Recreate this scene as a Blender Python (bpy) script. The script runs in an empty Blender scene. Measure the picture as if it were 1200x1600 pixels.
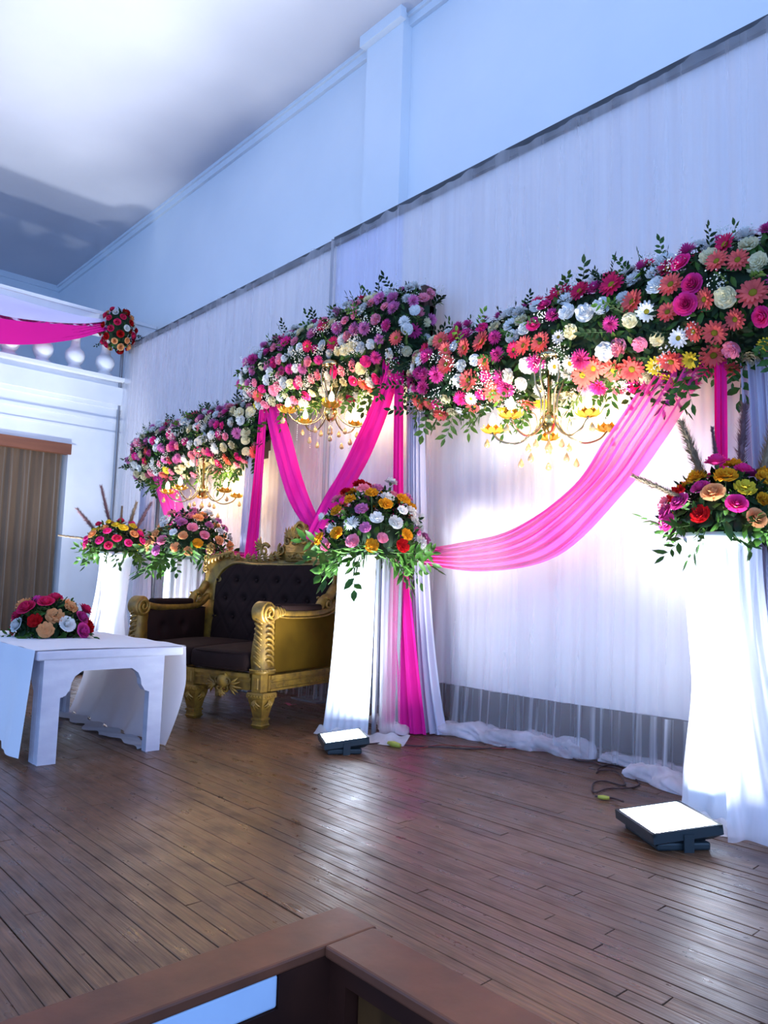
import bpy, bmesh, math, random
from mathutils import Vector, Matrix, Quaternion
PI = math.pi
C = bpy.context.scene.collection
R_ = random.Random(7)

# ------------------------------------------------------------------ camera
cam = bpy.data.objects.new('camera', bpy.data.cameras.new('camera'))
C.objects.link(cam)
bpy.context.scene.camera = cam
CX = Vector((0.67595448, 0.73633911, 0.02983712))
CY = Vector((0.05339789, -0.0893198, 0.99457058))
CZ = Vector((0.73500626, -0.6706912, -0.09969507))
CM = Matrix((CX, CY, CZ)).transposed()
cam.matrix_world = Matrix.Translation((0, 0, 0.88)) @ CM.to_4x4()
cam.data.sensor_fit = 'VERTICAL'
cam.data.sensor_height = 36.0
cam.data.lens = 1170.0 / 1600.0 * 36.0
cam.data.clip_start = 0.05

# ------------------------------------------------------------------ world, exposure
SC = bpy.context.scene
w = bpy.data.worlds.new('world'); SC.world = w; w.use_nodes = True
bg = w.node_tree.nodes['Background']
bg.inputs['Color'].default_value = (0.29, 0.51, 1.0, 1)
bg.inputs['Strength'].default_value = 1.3
SC.view_settings.view_transform = 'Standard'
SC.view_settings.look = 'None'
SC.view_settings.gamma = 1.0
SC.view_settings.use_curve_mapping = False
SC.view_settings.exposure = 0.97
FLOOD = 30.0      # watts of each floodlight beam
BULB = 3.0        # watts of each candle bulb

def at(px, py, axis, val):
    """world point seen at a pixel of the 1200x1600 frame, on the plane axis = val"""
    v = CM @ Vector((px - 600.0, 800.0 - py, -1170.0))
    o = Vector((0, 0, 0.88))
    return o + v * ((val - o[axis]) / v[axis])

# ------------------------------------------------------------------ materials
def newmat(name):
    m = bpy.data.materials.new(name); m.use_nodes = True
    nt = m.node_tree; nt.nodes.clear()
    out = nt.nodes.new('ShaderNodeOutputMaterial')
    return m, nt, out
def L(nt, a, b): nt.links.new(a, b)
def ramp(nt, fac, stops):
    r = nt.nodes.new('ShaderNodeValToRGB')
    el = r.color_ramp.elements
    while len(el) < len(stops): el.new(0.5)
    for e, (p, c) in zip(el, stops):
        e.position = p; e.color = (*c, 1) if len(c) == 3 else c
    L(nt, fac, r.inputs[0]); return r.outputs[0]
def noise(nt, scale, detail=3, vec=None, stretch=None, obj=True):
    tc = nt.nodes.new('ShaderNodeTexCoord')
    mp = nt.nodes.new('ShaderNodeMapping')
    L(nt, tc.outputs['Object' if obj else 'Generated'], mp.inputs[0])
    if stretch: mp.inputs['Scale'].default_value = stretch
    n = nt.nodes.new('ShaderNodeTexNoise')
    n.inputs['Scale'].default_value = scale; n.inputs['Detail'].default_value = detail
    L(nt, mp.outputs[0], n.inputs['Vector']); return n.outputs['Fac']
def bump(nt, h, strength=0.3, dist=0.01):
    b = nt.nodes.new('ShaderNodeBump'); b.inputs['Strength'].default_value = strength
    b.inputs['Distance'].default_value = dist; L(nt, h, b.inputs['Height']); return b.outputs[0]
def pbr(name, col, rough=0.5, metal=0.0, var=None, vscale=8, vstretch=None, bmp=0, bscale=30, spec=0.5, coat=0, sheen=0, bstretch=None):
    m, nt, out = newmat(name)
    p = nt.nodes.new('ShaderNodeBsdfPrincipled')
    p.inputs['Base Color'].default_value = (*col, 1)
    p.inputs['Roughness'].default_value = rough; p.inputs['Metallic'].default_value = metal
    p.inputs['Specular IOR Level'].default_value = spec
    p.inputs['Coat Weight'].default_value = coat
    p.inputs['Sheen Weight'].default_value = sheen
    if var:
        L(nt, ramp(nt, noise(nt, vscale, 5, stretch=vstretch), [(0.3, var), (0.7, col)]), p.inputs['Base Color'])
    if bmp: L(nt, bump(nt, noise(nt, bscale, 4, stretch=bstretch), bmp), p.inputs['Normal'])
    L(nt, p.outputs[0], out.inputs[0]); return m
def cloth(name, col, trans=0.35, alpha=1.0, astreak=None, var=None, vstretch=(6, 1, 0.25), rough=0.9, wrinkle=0.0):
    """diffuse + translucent fabric; alpha < 1 lets light straight through (sheer weave)"""
    m, nt, out = newmat(name)
    d = nt.nodes.new('ShaderNodeBsdfDiffuse'); t = nt.nodes.new('ShaderNodeBsdfTranslucent')
    d.inputs[0].default_value = (*col, 1); t.inputs[0].default_value = (*col, 1)
    if var:
        c = ramp(nt, noise(nt, 3, 4, stretch=vstretch), [(0.3, var), (0.65, col)])
        L(nt, c, d.inputs[0]); L(nt, c, t.inputs[0])
    if wrinkle:
        b = bump(nt, noise(nt, 14, 5, stretch=(1, 1, 0.5)), wrinkle, 0.02)
        L(nt, b, d.inputs['Normal'])
    mx = nt.nodes.new('ShaderNodeMixShader'); mx.inputs[0].default_value = trans
    L(nt, d.outputs[0], mx.inputs[1]); L(nt, t.outputs[0], mx.inputs[2])
    res = mx.outputs[0]
    if alpha < 1 or astreak:
        tr = nt.nodes.new('ShaderNodeBsdfTransparent')
        m2 = nt.nodes.new('ShaderNodeMixShader'); m2.inputs[0].default_value = alpha
        if astreak:
            s = ramp(nt, noise(nt, 1, 4, stretch=astreak[0]), [(astreak[3] if len(astreak) > 3 else 0.35, (astreak[1],) * 3), (astreak[4] if len(astreak) > 3 else 0.68, (astreak[2],) * 3)])
            L(nt, s, m2.inputs[0])
        L(nt, tr.outputs[0], m2.inputs[1]); L(nt, res, m2.inputs[2]); res = m2.outputs[0]
    L(nt, res, out.inputs[0]); return m
def emit(name, col, s):
    m, nt, out = newmat(name)
    e = nt.nodes.new('ShaderNodeEmission'); e.inputs[0].default_value = (*col, 1); e.inputs[1].default_value = s
    L(nt, e.outputs[0], out.inputs[0]); return m

M = {}
M['wall'] = pbr('wall_paint', (0.72, 0.78, 0.84), 0.85, var=(0.66, 0.73, 0.80), vscale=1.2, bmp=0.08, bscale=6)
M['trimwhite'] = pbr('white_trim_paint', (0.78, 0.80, 0.84), 0.6, var=(0.68, 0.71, 0.76), vscale=2)
M['ceiling'] = pbr('ceiling_paint', (0.60, 0.60, 0.65), 0.9, var=(0.52, 0.53, 0.59), vscale=0.7)
def plankmat():
    m, nt, out = newmat('old_floor_board')
    p = nt.nodes.new('ShaderNodeBsdfPrincipled')
    tc = nt.nodes.new('ShaderNodeTexCoord'); geo = nt.nodes.new('ShaderNodeNewGeometry')
    def N(scale, st, det=5):
        mp = nt.nodes.new('ShaderNodeMapping'); L(nt, geo.outputs['Position'], mp.inputs[0]); mp.inputs['Scale'].default_value = st
        n = nt.nodes.new('ShaderNodeTexNoise'); n.inputs['Scale'].default_value = scale; n.inputs['Detail'].default_value = det
        L(nt, mp.outputs[0], n.inputs['Vector']); return n.outputs['Fac']
    grain = N(14, (0.5, 9, 1)); dirt = N(2.0, (0.8, 1.3, 1)); fine = N(9, (0.8, 1.7, 1), 8)
    c1 = ramp(nt, grain, [(0.3, (0.085, 0.038, 0.018)), (0.7, (0.195, 0.095, 0.046))])
    oi = nt.nodes.new('ShaderNodeObjectInfo')
    c0 = ramp(nt, oi.outputs['Random'], [(0, (0.86, 0.84, 0.84)), (1, (1.08, 1.03, 0.98))])
    a = nt.nodes.new('ShaderNodeMix'); a.data_type = 'RGBA'; a.blend_type = 'MULTIPLY'; a.inputs[0].default_value = 1
    L(nt, c1, a.inputs[6]); L(nt, c0, a.inputs[7])
    st = ramp(nt, fine, [(0.34, (0.45, 0.42, 0.42)), (0.46, (1, 1, 1))])
    b = nt.nodes.new('ShaderNodeMix'); b.data_type = 'RGBA'; b.blend_type = 'MULTIPLY'; b.inputs[0].default_value = 0.5
    L(nt, a.outputs[2], b.inputs[6]); L(nt, st, b.inputs[7])
    dd = ramp(nt, dirt, [(0.36, (0.50, 0.46, 0.52)), (0.50, (0.88, 0.86, 0.86)), (0.68, (1.12, 1.06, 0.92))])
    c = nt.nodes.new('ShaderNodeMix'); c.data_type = 'RGBA'; c.blend_type = 'MULTIPLY'; c.inputs[0].default_value = 0.9
    L(nt, b.outputs[2], c.inputs[6]); L(nt, dd, c.inputs[7])
    L(nt, c.outputs[2], p.inputs['Base Color'])
    L(nt, ramp(nt, fine, [(0.3, (0.48,) * 3), (0.7, (0.24,) * 3)]), p.inputs['Roughness'])
    h = nt.nodes.new('ShaderNodeMath'); h.operation = 'ADD'; L(nt, grain, h.inputs[0]); L(nt, N(5, (0.6, 3, 1)), h.inputs[1])
    L(nt, bump(nt, h.outputs[0], 0.35, 0.004), p.inputs['Normal'])
    p.inputs['Specular IOR Level'].default_value = 0.5
    L(nt, p.outputs[0], out.inputs[0]); return m
M['plank'] = plankmat()
M['nosing'] = pbr('polished_edge_board', (0.20, 0.066, 0.033), 0.42, var=(0.11, 0.042, 0.025), vscale=3, vstretch=(2, 2, 2), spec=0.3, bmp=0.15, bscale=12)
M['darkwood'] = pbr('dark_riser_wood', (0.06, 0.018, 0.010), 0.5, spec=0.25, var=(0.03, 0.010, 0.007), vscale=5)
M['brownwood'] = pbr('brown_riser_plank', (0.12, 0.050, 0.015), 0.5, spec=0.25, var=(0.06, 0.025, 0.009), vscale=4, vstretch=(4, 4, 1))
M['panelblue'] = pbr('pale_blue_gloss_panel', (0.62, 0.76, 0.95), 0.5, var=(0.56, 0.70, 0.90), vscale=6)
M['subfloor'] = pbr('black_subfloor', (0.012, 0.008, 0.007), 0.9)
M['hallfloor'] = pbr('hall_floor', (0.09, 0.06, 0.05), 0.6)
M['baseboard'] = pbr('baseboard_wood', (0.15, 0.075, 0.05), 0.6, var=(0.09, 0.05, 0.035), vscale=3)
M['doorwood'] = pbr('varnished_pelmet_wood', (0.20, 0.07, 0.035), 0.5, var=(0.15, 0.05, 0.028), vscale=4, vstretch=(1, 0.6, 8))
M['batten'] = pbr('grey_batten', (0.045, 0.05, 0.06), 0.9, var=(0.08, 0.09, 0.11), vscale=6)
M['greymetal'] = pbr('grey_pipe', (0.28, 0.29, 0.32), 0.4, 0.6)
M['liner'] = cloth('white_liner_fabric', (0.86, 0.80, 0.80), 0.15, var=(0.80, 0.75, 0.77), vstretch=(3.2, 1, 0.06))
M['liner_lav'] = cloth('lavender_white_fabric', (0.72, 0.72, 0.90), 0.15, var=(0.66, 0.66, 0.86), vstretch=(3.2, 1, 0.06))
M['sheer'] = cloth('sheer_white_net', (0.88, 0.87, 0.92), 0.35, 0.35, astreak=((5, 1, 0.10), 0.16, 0.42))
M['sheerlow'] = cloth('sheer_net_hem', (0.86, 0.84, 0.88), 0.35, 0.4, astreak=((26, 1, 0.35), 0.25, 0.9, 0.5, 0.72))
M['net'] = cloth('soft_white_net', (0.86, 0.84, 0.90), 0.35, 0.6, astreak=((5, 5, 0.3), 0.35, 0.9))
M['netlav'] = cloth('lavender_net', (0.62, 0.60, 0.88), 0.3, 0.85)
M['netthin'] = cloth('thin_white_net', (0.86, 0.84, 0.90), 0.35, 0.5, astreak=((5, 5, 0.3), 0.12, 0.6))
M['netthick'] = cloth('dense_white_net', (0.74, 0.73, 0.80), 0.3, 1.0)
M['spandex'] = cloth('white_stretch_cover', (0.82, 0.84, 0.90), 0.25, wrinkle=0.35)
M['drapewhite'] = cloth('lavender_white_drape', (0.76, 0.73, 0.84), 0.35, var=(0.66, 0.64, 0.78), vstretch=(4, 4, 0.1))
M['pink'] = cloth('hot_pink_voile', (0.95, 0.035, 0.42), 0.4, var=(0.90, 0.02, 0.34), vstretch=(3, 3, 0.3))
M['pinksheer'] = cloth('pink_sheer_voile', (1.0, 0.10, 0.50), 0.45, 0.85, astreak=((2, 2, 2), 0.72, 0.97))
M['pinkdeep'] = cloth('deep_pink_voile', (0.80, 0.02, 0.30), 0.3)
M['tablecloth'] = cloth('white_cotton', (0.78, 0.80, 0.86), 0.12, wrinkle=0.2)
M['tablepaint'] = pbr('white_brushed_paint', (0.56, 0.55, 0.62), 0.65, var=(0.46, 0.45, 0.54), vscale=7, vstretch=(1, 1, 3), bmp=0.1)
M['braid'] = pbr('brown_curtain_fabric', (0.135, 0.085, 0.05), 0.9, var=(0.10, 0.062, 0.038), vscale=4, vstretch=(4, 4, 0.4), sheen=0.3)
M['velvet'] = pbr('dark_brown_velvet', (0.013, 0.0055, 0.0045), 0.85, spec=0.15, var=(0.024, 0.010, 0.008), vscale=5, bmp=0.1, bscale=60)
M['velvetside'] = pbr('olive_brown_side_velvet', (0.10, 0.052, 0.005), 0.95, spec=0.05, var=(0.07, 0.035, 0.004), vscale=6, bmp=0.1, bscale=80)
M['gilt'] = pbr('antique_gold_paint', (0.37, 0.205, 0.028), 0.42, 0.25, var=(0.15, 0.08, 0.018), vscale=18, bmp=0.25, bscale=60)
M['brass'] = pbr('polished_brass', (0.62, 0.44, 0.14), 0.18, 1.0)
M['steelbrass'] = pbr('pale_gilt_metal', (0.42, 0.34, 0.20), 0.22, 1.0)
M['goldglass'] = pbr('gold_glass_petal', (0.85, 0.52, 0.06), 0.15, 0.6)
M['crystal'] = pbr('amber_crystal', (0.62, 0.40, 0.16), 0.08, 0.25, coat=1)
M['bead'] = pbr('clear_bead', (0.82, 0.78, 0.70), 0.08, 0.2, coat=1)
M['bulb'] = emit('candle_bulb_glow', (1.0, 0.88, 0.66), 14)
M['lens'] = emit('floodlight_lens_glow', (0.80, 0.90, 1.0), 75)
M['black'] = pbr('black_housing', (0.02, 0.03, 0.035), 0.45)
M['cable'] = pbr('brown_cable', (0.045, 0.02, 0.02), 0.5)
M['redcable'] = pbr('red_cable', (0.22, 0.03, 0.02), 0.5)
M['tape'] = pbr('yellow_tape', (0.42, 0.40, 0.05), 0.5)
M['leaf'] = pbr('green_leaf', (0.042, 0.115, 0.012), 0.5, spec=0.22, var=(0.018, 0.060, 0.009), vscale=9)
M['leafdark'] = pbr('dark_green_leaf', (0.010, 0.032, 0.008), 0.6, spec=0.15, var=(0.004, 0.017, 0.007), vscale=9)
M['foam'] = pbr('dark_floral_foam', (0.008, 0.028, 0.010), 0.9)
M['stem'] = pbr('green_stem', (0.06, 0.12, 0.03), 0.6)
M['plume'] = pbr('dry_pampas', (0.34, 0.25, 0.15), 0.9, var=(0.22, 0.16, 0.10), vscale=12)
M['plumedark'] = pbr('purple_dry_grass', (0.16, 0.085, 0.10), 0.9)
M['breath'] = pbr('tiny_white_buds', (0.75, 0.76, 0.70), 0.8)
M['board'] = pbr('rough_brown_board', (0.06, 0.03, 0.02), 0.8)
def petalmat(name, col, dark=None, trans=0.25):
    m, nt, out = newmat('petal_' + name)
    d = nt.nodes.new('ShaderNodeBsdfDiffuse'); t = nt.nodes.new('ShaderNodeBsdfTranslucent')
    oi = nt.nodes.new('ShaderNodeObjectInfo')
    hs = nt.nodes.new('ShaderNodeHueSaturation'); hs.inputs['Color'].default_value = (*col, 1)
    v = ramp(nt, oi.outputs['Random'], [(0, (0.78,) * 3), (1, (1.12,) * 3)])
    L(nt, v, hs.inputs['Value'])
    L(nt, hs.outputs[0], d.inputs[0]); L(nt, hs.outputs[0], t.inputs[0])
    mx = nt.nodes.new('ShaderNodeMixShader'); mx.inputs[0].default_value = trans
    L(nt, d.outputs[0], mx.inputs[1]); L(nt, t.outputs[0], mx.inputs[2]); L(nt, mx.outputs[0], out.inputs[0]); return m
PC = {'coral': (0.84, 0.15, 0.14), 'crimson pink': (0.66, 0.03, 0.12), 'magenta': (0.62, 0.06, 0.30), 'hot pink': (0.86, 0.05, 0.30),
      'light pink': (0.88, 0.30, 0.42), 'lilac': (0.64, 0.20, 0.46), 'white': (0.78, 0.80, 0.80), 'cream': (0.80, 0.74, 0.48),
      'yellow': (0.84, 0.66, 0.06), 'golden': (0.72, 0.33, 0.02), 'peach': (0.85, 0.42, 0.18), 'red': (0.48, 0.012, 0.015), 'center': (0.35, 0.28, 0.03)}
for k, c in PC.items(): M['p_' + k] = petalmat(k.replace(' ', '_'), c)

# ------------------------------------------------------------------ mesh builder
class MB:
    def __init__(s): s.v = []; s.f = []; s.m = []
    def add(s, vs, fs, mi=0):
        n = len(s.v); s.v += [tuple(p) for p in vs]
        s.f += [tuple(i + n for i in f) for f in fs]; s.m += [mi] * len(fs); return s
    def box(s, lo, hi, mi=0, mat=None):
        x0, y0, z0 = lo; x1, y1, z1 = hi
        vs = [Vector(p) for p in ((x0, y0, z0), (x1, y0, z0), (x1, y1, z0), (x0, y1, z0), (x0, y0, z1), (x1, y0, z1), (x1, y1, z1), (x0, y1, z1))]
        if mat: vs = [mat @ p for p in vs]
        return s.add(vs, [(0, 3, 2, 1), (4, 5, 6, 7), (0, 1, 5, 4), (1, 2, 6, 5), (2, 3, 7, 6), (3, 0, 4, 7)], mi)
    def tube(s, pts, r, n=8, mi=0, caps=True):
        pts = [Vector(p) for p in pts]; k = len(pts)
        rs = r if isinstance(r, (list, tuple)) else [r] * k
        vs = []; ref = None
        for i, p in enumerate(pts):
            t = (pts[min(i + 1, k - 1)] - pts[max(i - 1, 0)])
            t = t.normalized() if t.length > 1e-9 else Vector((0, 0, 1))
            if ref is None:
                ref = t.cross(Vector((0, 0, 1)) if abs(t.z) < 0.9 else Vector((1, 0, 0))).normalized()
            else:
                ref = (ref - t * ref.dot(t))
                ref = ref.normalized() if ref.length > 1e-6 else t.orthogonal().normalized()
            b = t.cross(ref)
            for j in range(n):
                a = 2 * PI * j / n
                vs.append(p + (ref * math.cos(a) + b * math.sin(a)) * rs[i])
        fs = [(i * n + j, i * n + (j + 1) % n, (i + 1) * n + (j + 1) % n, (i + 1) * n + j) for i in range(k - 1) for j in range(n)]
        if caps: fs += [tuple(range(n))[::-1], tuple((k - 1) * n + j for j in range(n))]
        return s.add(vs, fs, mi)
    def lathe(s, prof, c=(0, 0, 0), n=20, mi=0, fn=None, axis=None):
        """prof: (radius, height) pairs about z through c"""
        vs = []; c = Vector(c)
        for (r, z) in prof:
            for j in range(n):
                a = 2 * PI * j / n
                rr = fn(r, z, a) if fn else r
                p = Vector((rr * math.cos(a), rr * math.sin(a), z))
                if axis: p = axis @ p
                vs.append(c + p)
        k = len(prof)
        fs = [(i * n + j, i * n + (j + 1) % n, (i + 1) * n + (j + 1) % n, (i + 1) * n + j) for i in range(k - 1) for j in range(n)]
        fs += [tuple(range(n))[::-1], tuple((k - 1) * n + j for j in range(n))]
        return s.add(vs, fs, mi)
    def loft(s, sections, mi=0, caps=True):
        n = len(sections[0]); k = len(sections)
        vs = [p for sec in sections for p in sec]
        fs = [(i * n + j, i * n + (j + 1) % n, (i + 1) * n + (j + 1) % n, (i + 1) * n + j) for i in range(k - 1) for j in range(n)]
        if caps: fs += [tuple(range(n))[::-1], tuple((k - 1) * n + j for j in range(n))]
        return s.add(vs, fs, mi)
    def grid(s, fn, nu, nv, mi=0):
        vs = [fn(i / nu, j / nv) for j in range(nv + 1) for i in range(nu + 1)]
        W = nu + 1
        fs = [(j * W + i, j * W + i + 1, (j + 1) * W + i + 1, (j + 1) * W + i) for j in range(nv) for i in range(nu)]
        return s.add(vs, fs, mi)
    def prism(s, poly, y0, y1, mi=0, tf=None):
        """polygon in the xz plane extruded along y"""
        n = len(poly)
        vs = [Vector((x, y0, z)) for x, z in poly] + [Vector((x, y1, z)) for x, z in poly]
        if tf: vs = [tf(p) for p in vs]
        fs = [tuple(range(n)), tuple(range(2 * n - 1, n - 1, -1))] + [(i, i + n, (i + 1) % n + n, (i + 1) % n) for i in range(n)]
        return s.add(vs, fs, mi)
    def rbox(s, lo, hi, r, mi=0, seg=3, puff=0.0):
        bm = bmesh.new(); bmesh.ops.create_cube(bm, size=1)
        for v in bm.verts:
            v.co = Vector([lo[i] + (v.co[i] + 0.5) * (hi[i] - lo[i]) for i in range(3)])
        bmesh.ops.bevel(bm, geom=bm.edges[:] + bm.verts[:], offset=r, segments=seg, profile=0.5, affect='EDGES')
        if puff:
            bmesh.ops.subdivide_edges(bm, edges=[e for e in bm.edges if e.calc_length() > 3 * r], cuts=5, use_grid_fill=True)
            c = [(lo[i] + hi[i]) / 2 for i in range(3)]; h = [(hi[i] - lo[i]) / 2 for i in range(3)]
            for v in bm.verts:
                q = [(v.co[i] - c[i]) / h[i] for i in range(3)]
                v.co.z += puff * (1 - q[0] ** 2) * (1 - q[1] ** 2) * (1 if q[2] > 0 else -0.2)
                v.co.y += puff * 0.6 * (1 - q[0] ** 2) * (1 if q[1] > 0 else -1) * abs(q[1]) ** 3
        bm.verts.index_update()
        s.add([v.co.copy() for v in bm.verts], [tuple(v.index for v in f.verts) for f in bm.faces], mi); bm.free(); return s
    def mesh(s, name, mats, smooth=True):
        me = bpy.data.meshes.new(name); me.from_pydata(s.v, [], s.f)
        for m in (mats if isinstance(mats, (list, tuple)) else [mats]): me.materials.append(M[m])
        me.polygons.foreach_set('material_index', s.m)
        if smooth: me.polygons.foreach_set('use_smooth', [True] * len(s.f))
        me.update(); return me
    def build(s, name, mats, parent=None, smooth=True, loc=None, label=None):
        o = bpy.data.objects.new(name, s.mesh(name, mats, smooth)); C.objects.link(o)
        if parent: o.parent = parent
        if loc: o.location = loc
        if label: o['label'] = label
        return o
def tag(o, label, cat, group=None, kind=None):
    o['label'] = label; o['category'] = cat
    if group: o['group'] = group
    if kind: o['kind'] = kind
    return o
def thing(name, label, cat, loc=(0, 0, 0), rz=0, group=None):
    o = bpy.data.objects.new(name, None); C.objects.link(o)
    o.location = loc; o.rotation_euler = (0, 0, rz); o.empty_display_size = 0.1
    return tag(o, label, cat, group)
def struct(o, label=None):
    o['kind'] = 'structure'
    if label: o['label'] = label
    return o
def inst(name, me, parent, mat=None, label=None):
    o = bpy.data.objects.new(name, me); C.objects.link(o); o.parent = parent
    if mat is not None: o.matrix_local = mat
    if label: o['label'] = label
    return o
def copy_tree(o, parent=None):
    c = o.copy(); C.objects.link(c); c.parent = parent
    for ch in list(KIDS.get(o.name, ())) or [x for x in bpy.data.objects if x.parent == o]: copy_tree(ch, c)
    return c
KIDS = {}
def frame(p, nrm, roll=0.0, s=1.0):
    """matrix putting local +z along nrm at p"""
    q = Vector((0, 0, 1)).rotation_difference(Vector(nrm).normalized())
    return Matrix.Translation(p) @ q.to_matrix().to_4x4() @ Matrix.Rotation(roll, 4, 'Z') @ Matrix.Scale(s, 4)
def smooth_path(pts, n=8):
    """Catmull-Rom through pts"""
    P = [Vector(p) for p in pts]; P = [P[0] * 2 - P[1]] + P + [P[-1] * 2 - P[-2]]; out = []
    for i in range(1, len(P) - 2):
        for k in range(n):
            t = k / n; a, b, c, d = P[i - 1], P[i], P[i + 1], P[i + 2]
            out.append(0.5 * ((2 * b) + (c - a) * t + (2 * a - 5 * b + 4 * c - d) * t * t + (3 * b - 3 * c + d - a) * t ** 3))
    out.append(P[-2]); return out
def hashn(i, seed=0):
    x = math.sin(i * 127.1 + seed * 311.7) * 43758.5453; return x - math.floor(x)
def vn(x, seed=0):
    i = math.floor(x); f = x - i; f = f * f * (3 - 2 * f)
    return hashn(i, seed) * (1 - f) + hashn(i + 1, seed) * f
def folds(x, seed=0):
    """irregular pleat profile, about -1..1"""
    return (math.sin(x * 38 + 5 * vn(x * 2.3, seed)) * 0.5 + math.sin(x * 87 + 7 * vn(x * 5, seed + 1)) * 0.3 + (vn(x * 16, seed + 2) - 0.5) * 0.8)

# ------------------------------------------------------------------ the room
YW, YC, XL, XF, ZC = 3.95, 3.62, -8.72, -12.3, 5.566
b = MB(); b.box((XF - 0.2, YW, -0.75), (4, YW + 0.2, ZC + 0.1)); wb = struct(b.build('wall_back', 'wall', smooth=False))
b = MB(); b.box((-4.61, YW - 0.10, 0), (-4.16, YW, ZC)); b.build('pilaster', 'wall', wb, smooth=False)
b = MB(); b.box((XF, YW - 0.035, ZC - 0.10), (-4.61, YW, ZC)); b.box((XF, YW - 0.06, ZC - 0.035), (-4.61, YW - 0.035, ZC))
b.box((-4.64, YW - 0.16, ZC - 0.10), (-4.13, YW - 0.10, ZC)); b.box((-4.16, YW - 0.035, ZC - 0.10), (4, YW, ZC)); b.box((-4.16, YW - 0.06, ZC - 0.035), (4, YW - 0.035, ZC))
struct(b.build('trim_1', 'wall', smooth=False), 'narrow cornice along the top of the back wall')
b = MB(); b.box((XL, YW - 0.03, 0), (4, YW, 0.24)); b.box((XL, YW - 0.045, 0.24), (4, YW, 0.28)); struct(b.build('baseboard_back', 'baseboard', smooth=False))
b = MB(); b.box((XF - 0.2, -6, ZC), (4, YW + 0.2, ZC + 0.15)); struct(b.build('ceiling', 'ceiling', smooth=False))
b = MB(); b.box((XF - 0.2, -6, -0.75), (XF, YW, ZC)); b.box((XF, -6, ZC - 0.09), (XF + 0.04, YW, ZC)); struct(b.build('wall_far', 'wall', smooth=False))
# left wall with the curtained opening
D0, D1, DZ = 1.55, 3.10, 2.30
b = MB(); b.box((XL - 0.22, D1, 0), (XL, YW, 2.95)); b.box((XL - 0.22, D0, DZ + 0.1), (XL, D1, 2.95)); b.box((XL - 0.22, -6, 0), (XL, D0, 2.95))
b.box((XL, -6, 2.74), (XL + 0.02, YW - 0.02, 2.78)); b.box((XL, -6, 2.60), (XL + 0.012, YW - 0.02, 2.625))
wl = struct(b.build('wall_left', 'trimwhite', smooth=False))
b = MB(); b.box((XF, -6, 2.93), (XL + 0.02, YW, 3.23)); b.box((XL + 0.02, -6, 2.95), (XL + 0.07, YW, 3.16)); b.box((XL - 0.25, -6, 3.23), (XL + 0.12, YW, 3.27)); b.box((XL, -6, 2.90), (XL + 0.04, YW, 2.95))
struct(b.build('trim_2', 'trimwhite', smooth=False), 'white balcony ledge above the curtained doorway')
# door frame: jamb post and head board
d1 = bpy.data.objects.new('door_1', None); C.objects.link(d1); d1['kind'] = 'structure'
b = MB(); b.box((XL - 0.2, D1 - 0.075, 0), (XL + 0.015, D1 + 0.01, DZ + 0.10)); b.build('jamb', 'trimwhite', d1, smooth=False)
b = MB(); b.box((XL - 0.05, D0, DZ - 0.02), (XL + 0.045, D1 - 0.05, DZ + 0.10)); b.build('head_board', 'doorwood', d1, smooth=False)
b = MB(); b.box((XL - 0.9, D0 - 0.3, 0), (XL - 0.85, D1 + 0.2, 2.9)); b.build('shade_backing', 'subfloor', d1, smooth=False)  # black sheet standing in for the shade behind the doorway curtain
# brown pleated curtain in the doorway
def pleat(u, v):
    y = D0 + 0.02 + u * (D1 - D0 - 0.12); z = 0.02 + v * (DZ - 0.02)
    a = 0.034 * (0.35 + 0.65 * min(1, (1 - v) * 6 + 0.15))
    return Vector((XL - 0.09 + a * math.sin(y * 38 + 5 * vn(y * 3.1, 4)) * (0.55 + 0.45 * vn(y * 4.3, 6)) + 0.012 * math.sin(y * 95 + z) + 0.02 * vn(y * 6 + z * 0.8, 9), y, z))
b = MB(); b.grid(pleat, 260, 14)
tag(b.build('brown_curtain', 'braid'), 'brown pleated curtain filling the doorway at far left', 'curtain')

# balustrade on the ledge
bal = thing('balustrade', 'white balustrade of bulbous balusters on the balcony ledge', 'balustrade', (XL, 3.4, 3.27))
b = MB(); b.box((-0.10, -9.4, 0.50), (0.10, 0.53, 0.56)); b.box((-0.13, -9.4, 0.56), (0.13, 0.53, 0.69)); b.box((-0.15, -9.4, 0.69), (0.15, 0.53, 0.73)); b.build('handrail', 'trimwhite', bal, smooth=False)
b = MB(); b.lathe([(0.095, 0), (0.095, 0.03), (0.075, 0.035), (0.065, 0.06), (0.07, 0.075), (0.085, 0.09), (0.108, 0.14), (0.112, 0.18), (0.10, 0.225), (0.072, 0.25), (0.058, 0.27), (0.05, 0.33), (0.053, 0.40), (0.062, 0.43), (0.072, 0.44), (0.072, 0.46), (0.055, 0.465), (0.085, 0.48), (0.085, 0.502)], n=18)
bme = b.mesh('baluster', 'trimwhite')
for k in range(14): inst('baluster', bme, bal, Matrix.Translation((0, -0.02 - 0.355 * k, 0)))

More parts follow.
